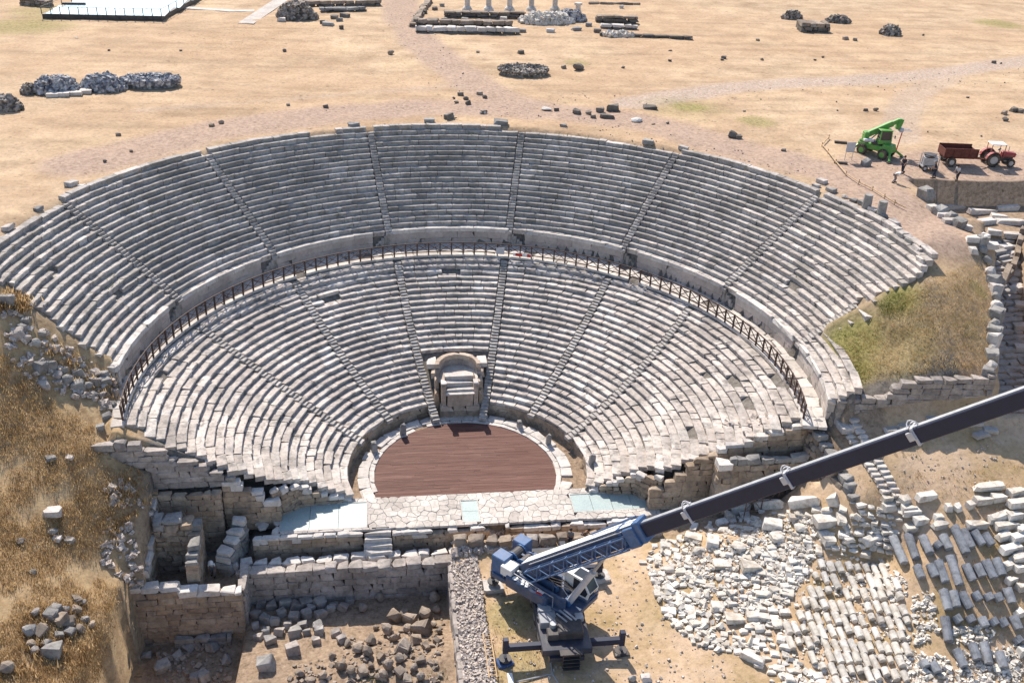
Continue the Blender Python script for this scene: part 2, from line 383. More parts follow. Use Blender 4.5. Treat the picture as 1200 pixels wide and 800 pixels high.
    def edge(nm, k=.55):                                  # attribute broken up by noise
        m1 = n.add('ShaderNodeMath', operation='MULTIPLY_ADD'); n.l(mid, m1.inputs[0]); m1.inputs[1].default_value = k; m1.inputs[2].default_value = -k*.5
        m2 = n.add('ShaderNodeMath', operation='ADD'); n.l(n.attr(nm), m2.inputs[0]); n.l(m1.outputs[0], m2.inputs[1])
        m3 = n.add('ShaderNodeMath', operation='MULTIPLY', use_clamp=True); n.l(m2.outputs[0], m3.inputs[0])
        m4 = n.add('ShaderNodeMath', operation='MULTIPLY', use_clamp=True); n.l(n.attr(nm), m4.inputs[0]); m4.inputs[1].default_value = 4
        n.l(m4.outputs[0], m3.inputs[1]); return m3.outputs[0]
    col = n.mix(edge('path'), straw, n.ramp(fine, [(.3, (.31,.215,.165)), (.7, (.43,.32,.25))]))
    col = n.mix(edge('front'), col, n.ramp(mid, [(.34, (.34,.255,.12)), (.46, (.46,.33,.20)), (.58, (.52,.385,.27))]))
    rk = n.ramp(n.noise(3.5, 3, .8), [(.40, (.36,.27,.21)), (.55, (.43,.335,.27)), (.68, (.58,.49,.42))])
    col = n.mix(edge('rocky'), col, rk)
    col = n.mix(edge('earth', .3), col, n.ramp(fine, [(.3, (.205,.145,.098)), (.6, (.31,.23,.165)), (.75, (.40,.32,.245))]))
    hc = n.ramp(n.noise(.9, 6, .72), [(.30, (.25,.165,.09)), (.46, (.38,.26,.145)), (.60, (.47,.34,.195)), (.72, (.54,.40,.25))])
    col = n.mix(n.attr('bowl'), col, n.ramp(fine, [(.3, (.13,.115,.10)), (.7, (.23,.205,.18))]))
    col = n.mix(edge('hill', .3), col, hc)
    col = n.mix(edge('green', .7), col, n.ramp(fine, [(.3, (.14,.14,.04)), (.7, (.33,.285,.11))]))
    col = n.mix(1, col, n.ramp(fine, [(.28, g(.66)), (.5, g(1)), (.72, g(1.16))]), 'MULTIPLY')
    sp = n.ramp(n.noise(.9, 2, .9), [(.66, g(1)), (.70, g(.62))])
    col = n.mix(1, col, sp, 'MULTIPLY')
    n.bump(n.noise(1.6, 7, .75), .55, .12)
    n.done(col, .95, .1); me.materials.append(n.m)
    o = bpy.data.objects.new('ground', me); COL.objects.link(o); o['kind'] = 'structure'
terrain()

# ------------------------------------------------------------------ seating
def seat_mesh(i, mat, T_, S_):
    R = random.Random(90+i); bm = bmesh.new()
    h = S_+.12; d = T_+.08
    prof = [(.0, -.0), (-.04, -.035), (-.04, -.105), (.055, -.165), (.045, -h), (d, -h), (d, -.005)]
    rings = []
    for sx in (-.5, -.17, .17, .5):
        ring = []
        for y, z in prof:
            e = .018 if abs(sx) < .4 else .03
            ring.append(bm.verts.new((sx+(R.uniform(-.012, .012) if abs(sx) > .4 else 0), y+R.uniform(-e, e), z+R.uniform(-e, e)*.8)))
        rings.append(ring)
    if R.random() < .5:                                     # chipped lip
        k = R.choice((0, 1, 2, 3)); rings[k][0].co.z -= R.uniform(.03, .09); rings[k][1].co.y += R.uniform(.03, .08)
    n = len(prof)
    for a, b in zip(rings, rings[1:]):
        for j in range(n): bm.faces.new((a[j], b[j], b[(j+1) % n], a[(j+1) % n]))
    bm.faces.new(rings[0]); bm.faces.new(rings[-1][::-1])
    bmesh.ops.recalc_face_normals(bm, faces=bm.faces)
    return finish(bm, 'seat_block', mat)
SEAT = {'u': [seat_mesh(i, 'seat_stone_upper', T2, S2) for i in range(8)], 'l': [seat_mesh(i, 'seat_stone_lower', T1, S1) for i in range(8)],
        'ul': [seat_mesh(i, 'seat_stone_lower', T2, S2) for i in range(8)]}
def wedge(name, label, group, tier, az_of, rows, jit, drop, mats):
    """az_of(k) -> (a0, a1) radians of row k; real stone blocks end to end"""
    f = lo if tier == 'l' else up
    r0, z0, dr, dz = (RP, HP, T1, S1) if tier == 'l' else (R2, Z2, T2, S2)
    a0, a1 = az_of(rows[0])
    root = thing(name, label, 'seating', f((a0+a1)/2, r0+rows[0]*dr, z0+rows[0]*dz-.4), group)
    for k in rows:
        a0, a1 = az_of(k); r = r0+k*dr; z = z0+k*dz
        arc = (a1-a0)*r
        if arc < .3: continue
        ls = []
        while sum(ls) < arc-.35: ls.append(random.choice((.8, 1.1, 1.4, 1.7, 2.1, 2.6))*random.uniform(.9, 1.1))
        sc = arc/sum(ls); a = a0; jz = 0
        for L in ls:
            L *= sc; am = a+L/2/r; a += L/r
            ends = min(am-a0, a1-am)*r
            dp = drop(k, am) if callable(drop) else drop
            if random.random() < dp: continue
            j = jit(k, am) if callable(jit) else jit
            jz = .6*jz+random.gauss(0, j)
            place('seat_block', random.choice(SEAT[mats(k, am)]), root, f(am, r+random.gauss(0, j*1.3), z+jz),
                  (random.gauss(0, j*.9), random.gauss(0, j*.7), -am+random.gauss(0, j*.5)), (max(.2, L-random.uniform(.015, .06)), 1, 1))
    return root
STEP = [lib('block', i, 'step_stone') for i in range(6)]
def stairway(label, tier, az_k, rows, wd=.72):
    f = lo if tier == 'l' else up
    r0, z0, dr, dz = (RP, HP, T1, S1) if tier == 'l' else (R2, Z2, T2, S2)
    root = thing('stairway', label, 'steps', f(az_k(rows[0]), r0+rows[0]*dr, z0+rows[0]*dz-.4), 'stairways between the seating wedges')
    for k in rows:
        az = az_k(k)
        for hlf in (0, 1):
            z = z0+k*dz-(dz/2 if hlf == 0 else 0); r = r0+k*dr+(-dr/2 if hlf == 0 else 0)
            place('step', random.choice(STEP), root, f(az, r+dr*.32, z-.16+random.gauss(0, .012)), (random.gauss(0, .015), random.gauss(0, .02), -az), (wd*random.uniform(.9, 1.0), dr*.68, .32))
    return root
LOW_ST = [-81.6+0, -61.9, -36.4, -10.9, 13.8, 39.8, 63.5]
def lst(i):                                               # stair azimuth as function of row (they are not perfectly radial)
    b, t = [(-84, -86), (-65, -62.6), (-41.0, -36.4), (-15.0, -11.8), (14.0, 13.1), (40.8, 37.9), (68.8, 59.6)][i]
    return lambda k: D2R(b+(t-b)*k/22)
yL = lambda k: np.interp(k, [0, 4, 6, 9, 15, 24], [-2.9, -3.0, -3.3, -4.5, -4.8, -3.0])-LY
yR = lambda k: np.interp(k, [0, 4, 6, 9, 15.7, 24], [-3.3, -3.4, -3.8, -5.2, -5.6, -5.8])-LY
def endL(k): return -(math.pi/2+math.asin(-yL(k)/(RP+k*T1)))
def endR(k): return (math.pi/2+math.asin(-yR(k)/(RP+k*T1)))
gapL = lambda k: .40/(RP+k*T1)
gapU = lambda k: .40/(R2+k*T2)
LB = [endL, lst(1), lst(2), lst(3), lst(4), lst(5), lst(6), endR]
LOWL = ['leftmost wedge of the lower tier, worn white rows running down to the ruined left wall',
        'second wedge from the left of the lower tier, rows turning from white to shadow',
        'wedge of the lower tier just left of the honour box stairs, narrow dark-edged rows',
        'central wedge of the lower tier straight above the honour box',
        'wedge of the lower tier just right of the honour box stairs',
        'second wedge from the right of the lower tier, pale rows facing left',
        'rightmost wedge of the lower tier, bright broken rows above the brown side wall']
def low_jit(k, a):
    e = abs(math.degrees(a))
    return .011+.024*max(0, (e-45)/55)+(.010 if k > 18 else 0)
def low_drop(k, a):
    e = abs(math.degrees(a)); return .004+.014*max(0, (e-50)/50)
for i in range(7):
    def az_of(k, i=i):
        a0 = LB[i](k)+(gapL(k) if i else random.uniform(-.02, .02)); a1 = LB[i+1](k)-(gapL(k) if i < 6 else random.uniform(-.02, .02)); return a0, a1
    rows = list(range(N1)) if i != 3 else list(range(8, N1))
    wedge('seating_wedge', LOWL[i], 'wedges of stone seats in the lower tier', 'l', az_of, rows, low_jit, low_drop, lambda k, a: 'l')
LST = ['lower stairway nearest the left ruined wall', 'lower stairway second from the left, between shadowed rows', 'lower stairway running up along the left side of the honour box',
       'lower stairway running up along the right side of the honour box', 'lower stairway second from the right', 'lower stairway nearest the brown right side wall']
for i in range(1, 7): stairway(LST[i-1], 'l', lst(i), list(range(-2 if i in (3, 4) else 0, N1)))

def ust(i):
    b, t = [(-64.3, -65.9), (-39.2, -40.2), (-13.5, -12.6), (12.6, 12.9), (38.0, 39.5), (63.3, 65.1)][i]
    return lambda k: D2R(b+(t-b)*k/19)
UB = [lambda k: D2R(np.interp(k, [0, 19], [-88.6, -85.0])), ust(0), ust(1), ust(2), ust(3), ust(4), ust(5),
      lambda k: D2R(np.interp(k, [0, 3, 3.01, 9, 9.01, 16, 19], [106.8, 107.0, 87.2, 87.2, 89.6, 89.8, 88.4]))]
UPL = ['leftmost wedge of the upper tier, cut off by the left edge of the picture', 'second wedge from the left of the upper tier', 'third wedge from the left of the upper tier, long dark rows',
       'central wedge of the upper tier, darkest rows at the back', 'wedge of the upper tier just right of the back centre', 'second wedge from the right of the upper tier',
       'rightmost wedge of the upper tier, bright rows ending in the grass bank']
for i in range(7):
    def az_of(k, i=i):
        a0 = UB[i](k)+(gapU(k) if i else random.uniform(-.015, .015)); a1 = UB[i+1](k)-(gapU(k) if i < 6 else random.uniform(-.006, .006)); return a0, a1
    def mats(k, a):
        e = math.degrees(a)
        return 'ul' if random.random() < (.04+.75*max(0, (e-50)/35)+(.45 if k < 3 else 0)+.4*max(0, (-e-60)/30)) else 'u'
    nrow = N2+1 if i != 4 else N2
    rows = list(range(nrow))
    if i == 0: rows = list(range(N2))
    wedge('seating_wedge', UPL[i], 'wedges of stone seats in the upper tier', 'u', az_of, rows, lambda k, a: .010+.010*(abs(math.degrees(a)) > 66)+.010*(k >= 18), lambda k, a: .003+.05*(k >= 19)+.005*(abs(math.degrees(a)) > 70), mats)
UST = ['upper stairway nearest the left edge of the picture', 'upper stairway second from the left', 'upper stairway left of the back centre, straight above the honour box',
       'upper stairway right of the back centre', 'upper stairway second from the right', 'upper stairway nearest the grass bank on the right']
for i in range(6): stairway(UST[i], 'u', ust(i), list(range(N2)))
stairway('short white stairway beside the grass bank at the right end of the upper tier', 'u', lambda k: D2R(87.7), list(range(0, 9)), .8)

wedge('seat_fragment', 'broken patch of seat rows sunk in the green grass beyond the short white stairway', None, 'u', lambda k: (D2R(88.6), D2R(90.4+.35*(k-4))), [4, 5, 6, 7, 8], .05, .12, lambda k, a: 'ul')
# ------------------------------------------------------------------ reading the photograph: pixel of the 1200x800 picture -> point on the ground
def G_many(pts, dz=0.0):
    pts = np.asarray(pts, float)
    X = np.array(_X); Y = np.array(_Y); F = np.array(_fwd); C0 = np.array(CAM_LOC)
    d = F*FOC + np.outer(pts[:, 0]-600, X) - np.outer(pts[:, 1]-400, Y)
    d /= np.linalg.norm(d, axis=1)[:, None]
    ts = np.arange(42, 260, 1.1)
    P = C0 + d[:, None, :]*ts[None, :, None]
    below = P[..., 2] < H(P[..., 0], P[..., 1])+dz
    i = below.argmax(1)
    t0 = ts[np.maximum(i-1, 0)]; t1 = ts[i]
    for _ in range(12):
        tm = (t0+t1)/2; p = C0+d*tm[:, None]
        b = p[:, 2] < H(p[:, 0], p[:, 1])+dz
        t1 = np.where(b, tm, t1); t0 = np.where(b, t0, tm)
    return C0+d*t1[:, None]
def G(px, py, dz=0.0): return Vector(G_many([(px, py)], dz)[0])

# ------------------------------------------------------------------ masonry
def masonry(name, label, p0, p1, thick, zb, ztop, course, blen, mat, group=None, jit=.014, cap=None, cat='wall', drop=0.0, piece='wall_block', lib_kind='block', root=None):
    """a wall of single blocks from p0 to p1 (face on the right-hand side of the middle line), laid in courses; ztop may be a function of t in 0..1"""
    p0 = Vector((*p0, 0)); p1 = Vector((*p1, 0)); d = p1-p0; L = d.length; u = d/L; ang = math.atan2(u.y, u.x)
    zt = ztop if callable(ztop) else (lambda t: ztop)
    if root is None: root = thing(name, label, cat, ((p0.x+p1.x)/2, (p0.y+p1.y)/2, zb), group)
    z = zb; row = 0; top = max(zt(i/20) for i in range(21))
    while z < top-.06:
        h = course*random.uniform(.88, 1.12)
        if top-(z+h) < course*.35: h = top-z
        x = -random.uniform(0, .6)*blen if row else 0
        while x < L-.02:
            l = blen*random.uniform(.6, 1.4); a = max(x, 0); b = min(x+l, L); x += l
            if L-b < blen*.25: b = L; x = L+1
            if b-a < .12: continue
            t = (a+b)/2/L; hh = min(h, zt(t)-z)
            if hh < .16: continue
            last = hh < h-1e-6 or z+hh > zt(t)-course*.4
            if random.random() < drop and last: continue
            m = cap if (cap and last) else mat
            q = p0+u*((a+b)/2)
            place(piece, lib_rand((lib_kind if random.random() < .65 else 'worn') if not last else random.choice((lib_kind, 'worn', 'worn')), m), root,
                  (q.x+random.gauss(0, jit), q.y+random.gauss(0, jit), z+hh/2+(random.uniform(-.02, .05) if last else 0)),
                  (random.gauss(0, jit*.6), random.gauss(0, jit*.6), ang+random.gauss(0, jit*.8)), (b-a-.004, thick*random.uniform(.96, 1.04), hh+.01))
        z += h; row += 1
    return root
def ring_wall(root, f, a0, a1, r, thick, zb, zt, course, blen, mat, cap=None, piece='wall_block'):
    z = zb; n = max(1, round((zt-zb)/course)); h = (zt-zb)/n
    for c_ in range(n):
        arc = (a1-a0)*r; k = max(1, round(arc/blen)); cuts = sorted([0]+[(i+random.uniform(-.25, .25)+(.5*(c_ % 2)))/k for i in range(1, k)]+[1])
        for s0, s1 in zip(cuts, cuts[1:]):
            if (s1-s0)*arc < .1: continue
            am = a0+(a1-a0)*(s0+s1)/2
            m = cap if cap and c_ == n-1 else mat
            place(piece, lib_rand('block', m), root, f(am, r+thick/2+random.gauss(0, .01), z+h/2), (0, random.gauss(0, .006), -am), ((s1-s0)*arc*1.02, thick, h+.01))
        z += h

# walls of the diazoma (the upper tier's podium), broken by recessed little stairs
ustf = [ust(i) for i in range(6)]
rec = [1, 1, -1, 1, 1, 1]                                    # side on which the recess lies seen from the walkway (+ = to the right)
rec = [-1, -1, -1, 1, 1, 1]
cuts = []
a_start, a_end = D2R(-89.3), D2R(106.8)
prev = a_start
segs_ = []
for i in range(6):
    a = ustf[i](0); wdt = 1.75/R2
    lo_, hi_ = (a-wdt, a+.1/R2) if rec[i] < 0 else (a-.1/R2, a+wdt)
    segs_.append((prev, lo_)); cuts.append((lo_, hi_, i)); prev = hi_
segs_.append((prev, D2R(85.6))); segs_.append((D2R(88.2), a_end))
WLAB = ['podium wall below the upper tier at its left end, ending in a sharp pale corner', 'podium wall below the second wedge from the left of the upper tier', 'podium wall left of the back centre of the upper tier, partly in sun',
        'podium wall at the back centre behind the walkway fence', 'podium wall right of the back centre of the upper tier', 'podium wall below the second wedge from the right of the upper tier',
        'podium wall on the right, stepping down behind the fence', 'short podium wall at the right end under four bright seat rows']
for (a0, a1), lab in zip(segs_, WLAB):
    root = thing('podium_wall', lab, 'wall', up((a0+a1)/2, R2-.1, Z1), 'podium walls along the walkway')
    ring_wall(root, up, a0, a1, R2-.16, .55, Z1-.12, Z2-.42, .62, 1.5, 'podium_stone')
    ring_wall(root, up, a0, a1, R2-.24, .72, Z2-.42, Z2+.0, .42, 1.7, 'pale_stone', piece='coping_stone')
for lo_, hi_, i in cuts:                                    # recess: back wall and five steps down sideways
    root = thing('recess_stair', 'small recessed stair dropping sideways from '+['the upper stairway nearest the left edge', 'the second upper stairway from the left', 'the upper stairway left of the back centre', 'the upper stairway right of the back centre', 'the second upper stairway from the right', 'the upper stairway nearest the grass bank'][i], 'steps', up((lo_+hi_)/2, R2+.2, Z1), 'recessed stairs in the podium wall')
    ring_wall(root, up, lo_-.01, hi_+.01, R2+.52, .4, Z1-.1, Z2+.05, .5, 1.2, 'podium_stone')
    n = 6
    for k in range(n):
        t = (k+.5)/n; a = (hi_-(hi_-lo_)*t) if rec[i] < 0 else (lo_+(hi_-lo_)*t)
        zt = Z2-.1-(Z2-Z1-.15)*t
        h = zt-Z1+.1
        place('step', lib_rand('block', 'step_stone', 6), root, up(a, R2+.2, Z1-.1+h/2), (0, 0, -a), (1.75/n*1.05, .66, h))
# end faces of the tiers
masonry('end_wall', 'squared pale end of the upper podium wall at the left end of the walkway', (-27.2, 2.0), (-26.35, 2.0), .5, Z1-.6, Z2-.02, .45, .9, 'pale_stone')

# walkway (diazoma)
wkroot = tag(thing('walkway', None, None, (0, 0, Z1)), kind='structure')
a = D2R(-99)
while a < D2R(105):
    da = random.uniform(.9, 1.5)/26.5
    rin = R1+.08; c0 = lo(a+da/2, 1, 0)-Vector((LX, LY, 0))
    # outer radius where the podium wall stands
    dirv = Vector((math.sin(a+da/2), math.cos(a+da/2), 0)); rel = Vector((LX-UX, LY-UY, 0)); bq = rel.dot(dirv)
    rout = -bq+math.sqrt(max(0, bq*bq-rel.dot(rel)+R2*R2))-.1
    r = rin; k = 0
    while r < rout-.15:
        w_ = random.uniform(.75, 1.15)
        if rout-(r+w_) < .4: w_ = rout-r
        if random.random() > .03:
            place('paving_slab', lib_rand('block', 'paving_stone'), wkroot, lo(a+da/2, r+w_/2, Z1-.13+random.gauss(0, .012)), (random.gauss(0, .01), random.gauss(0, .01), -(a+da/2)), (da*(r+w_/2)*.99, w_*.985, .26))
        r += w_; k += 1
    a += da

# fence along the walkway
fr = thing('walkway_fence', 'dark rusty metal fence with crossed panels curving along the inner edge of the walkway', 'fence', (0, 0, Z1))
NP = 78; RF = R1+.20; FH = 1.32
pm = box_mesh('post', (.12, .12, FH), 'fence_metal')
fa = [D2R(-97.5)+(D2R(104.5)-D2R(-97.5))*i/NP for i in range(NP+1)]
seg = RF*(fa[1]-fa[0])
rail = box_mesh('rail', (seg, .08, .085), 'fence_metal')
xb = bmesh.new(); add_bar(xb, (-seg/2+.05, 0, -.34), (seg/2-.05, 0, .34), .055); add_bar(xb, (-seg/2+.05, .03, .34), (seg/2-.05, .03, -.34), .055)
cross = finish(xb, 'cross_brace', 'fence_metal')
for i, a in enumerate(fa):
    place('post', pm, fr, lo(a, RF, Z1+FH/2), (random.gauss(0, .02), random.gauss(0, .02), -a))
    if i < NP:
        am = (a+fa[i+1])/2
        place('rail', rail, fr, lo(am, RF, Z1+FH-.06), (0, 0, -am)); place('rail', rail, fr, lo(am, RF, Z1+.30), (0, 0, -am))
        place('cross_brace', cross, fr, lo(am, RF, Z1+.76), (0, 0, -am))
def sign_on_fence(name, label, cat, px, size, mats, zoff=.55):
    p = None
    best = min((abs((proj_px(lo(a_, RF-.08, Z1+zoff))[0])-px), a_) for a_ in np.linspace(-1.6, 1.7, 1200))
    a_ = best[1]; root = thing(name, label, cat, lo(a_, RF-.1, Z1+zoff))
    for k, (m, off, sz) in enumerate(mats):
        place('panel' if k == 0 else 'stripe', box_mesh('panel' if k == 0 else 'stripe', sz, m), root, lo(a_+off/RF, RF-.1-.02*(k > 0), Z1+zoff), (0, 0, -a_))
def proj_px(v):
    d = Vector(v)-CAM_LOC; return (600+FOC*d.dot(_X)/d.dot(_fwd), 400-FOC*d.dot(_Y)/d.dot(_fwd))
sign_on_fence('notice_board', 'small grey notice board fixed to the walkway fence at the back centre', 'sign', 586, None, [('board_grey', 0, (.85, .04, .7))])
sign_on_fence('barrier_bar', 'red and white striped barrier bar hanging on the walkway fence', 'barrier', 612, None, [('white_paint', 0, (1.9, .05, .34)), ('signal_red', -.35, (.7, .05, .30)), ('signal_red', .7, (.4, .05, .30))], .3)

# ------------------------------------------------------------------ orchestra
def orchestra():
    rw = 7.54; cx, cy = .234, .891; y0 = -3.0
    root = thing('wooden_stage_floor', 'reddish brown plank floor filling the half round orchestra', 'floor', (cx, cy, 0))
    y = y0; i = 0
    while y < cy+rw-.03:
        wd = .215; ym = min(y+wd, cy+rw)
        def half(yy): return math.sqrt(max(.0004, rw*rw-max(0, yy-cy)**2)) if yy > cy else rw
        xa0, xa1 = half(y), half(ym-.006)
        cutx = [-1]+sorted(random.uniform(-.85, .85) for _ in range(2))+[1]
        for s0, s1 in zip(cutx, cutx[1:]):
            bm = bmesh.new(); zt = .07+random.uniform(-.008, .008)
            v = [bm.verts.new((cx+sx*xx+(.006 if sx == s0 else -.006), yy, zz)) for zz in (0.0, zt) for sx, xx, yy in ((s0, xa0, y), (s1, xa0, y), (s1, xa1, ym-.008), (s0, xa1, ym-.008))]
            for f in ((4, 5, 6, 7), (0, 1, 5, 4), (1, 2, 6, 5), (2, 3, 7, 6), (3, 0, 4, 7)): bm.faces.new([v[k] for k in f])
            bmesh.ops.translate(bm, vec=-Vector((cx, cy, 0)), verts=bm.verts)
            local('plank', finish(bm, 'plank', 'deck_wood'), root)
        y += wd; i += 1
    # kerb of pale slabs
    kr = thing('orchestra_kerb', 'ring of pale worn slabs around the plank floor', 'kerb', (cx, cy, 0))
    for r, wdt, h in ((rw+.03, .42, .14), (rw+.47, .95, .2)):
        a = D2R(-118)
        while a < D2R(118):
            da = random.uniform(.8, 1.6)/r; am = a+da/2
            p = Vector((cx+(r+wdt/2)*math.sin(am), cy+(r+wdt/2)*math.cos(am), h/2-.02))
            if p.y > -3.0 and random.random() > .04:
                place('kerb_slab', lib_rand('block', 'pale_stone'), kr, p+Vector((0, 0, random.gauss(0, .012))), (random.gauss(0, .01), random.gauss(0, .01), -am), (da*(r+wdt/2)*.99, wdt*.97, h))
            a += da
    # podium wall under the first row
    pw = thing('orchestra_wall', 'low curved podium wall of brown blocks under the first row of the lower tier', 'wall', (LX, LY+RP, 0))
    for a0, a1 in ((endL(0), D2R(-15.9)), (D2R(14.9), endR(0))): ring_wall(pw, lo, a0, a1, RP-.02, .5, -.1, HP-S1-.02, .55, 1.3, 'wall_stone')
    # stumps of pillars on the kerb
    for px, py, h, wd, lab in ((472, 511, 1.15, .5, 'grey pillar stump at the upper left of the plank floor'), (439, 531, 1.0, .5, 'grey pillar stump with a dark top at the left of the plank floor'), (609, 503, .75, .45, 'low broken pillar stump at the upper right of the plank floor'),
                               (642, 522, 1.05, .42, 'slim pillar stump at the right of the plank floor'), (702, 556, 1.0, .5, 'pillar stump among the lowest seats on the right')):
        p = G(px, py); base = p.z if px != 702 else p.z+.5
        if px == 702: p = Vector((10.6, -.4, 0)); base = 1.2
        st = thing('pillar_stump', lab, 'pillar', (p.x, p.y, base), 'pillar stumps around the orchestra')
        local('shaft', lib('worn', int(px) % 10, 'rubble_grey'), st, (0, 0, h/2+.15), (0, 0, .3), (wd, wd, h)); local('base', lib('block', 3, 'pale_stone'), st, (0, 0, .12), (0, 0, .3), (wd*1.35, wd*1.35, .26))
orchestra()
def honour_box():
    cx = .42; root = thing('honour_box', 'pale stone seat of honour with apse, three benches and pillars in the lower tier', 'box', (cx, 9.5, 0))
    def b(nm, x, y, z, sx, sy, sz, m, k='block', rz=0): place(nm, lib_rand(k, m), root, (cx+x, y, z), (0, 0, rz), (sx, sy, sz))
    stone_mat('warm_stone', [(.50,.39,.30), (.57,.46,.37), (.46,.36,.28)], (.75, 1.05), .6, .3)
    for i in range(3): b('plinth_block', -1.25+1.25*i, 9.75, .35, 1.24, .9, .8, 'wall_stone')
    for i in range(3): b('plinth_block', -1.2+1.2*i, 9.78, .98, 1.22, .84, .5, 'warm_stone')
    b('front_panel', 0, 9.62, 1.85, 2.3, .42, 1.3, 'warm_stone')
    b('panel_moulding', 0, 9.56, 2.53, 2.5, .55, .14, 'pale_stone')
    for i, (y, z) in enumerate(((10.1, 2.8), (10.7, 3.12), (11.35, 3.45))): b('bench', 0, y, z-.35, 2.6, .72, .7, 'pale_stone')
    for sx in (-1, 1):
        p = place('pillar', lib_rand('block', 'warm_stone'), root, (cx+sx*1.46, 9.85, 1.72), (0, 0, 0), (.40, .6, 3.44))
        b('pillar_cap', sx*1.46, 9.9, 3.5, .5, .75, .14, 'pale_stone')
        b('side_wall', sx*1.5, 10.9, 1.8, .36, 1.5, 3.5, 'warm_stone')
        b('side_block', sx*1.95, 11.6, 1.5, .5, 1.5, 3.0, 'warm_stone'); b('side_block', sx*2.0, 10.5, 1.1, .5, 1.2, 2.2, 'wall_stone')
        b('flank_slab', sx*2.35, 13.6, 3.45, .9, 1.4, .5, 'pale_stone'); b('flank_slab', sx*2.1, 12.5, 3.0, .75, 1.1, .6, 'warm_stone')
    b('floor_slab', 0, 12.4, 2.9, 3.4, 2.6, .4, 'paving_stone')
    n = 11
    for c_ in range(3):
        for i in range(n):
            a = math.pi*(i+.5+.3*(c_ % 2))/n
            if a > math.pi: continue
            place('apse_block', lib_rand('block', 'wall_stone_grey' if c_ < 2 else 'warm_stone'), root, (cx+1.9*math.cos(a), 11.95+1.9*math.sin(a), 2.85+.46*c_+.23), (0, 0, a-math.pi/2), (.62, .46, .47))
honour_box()

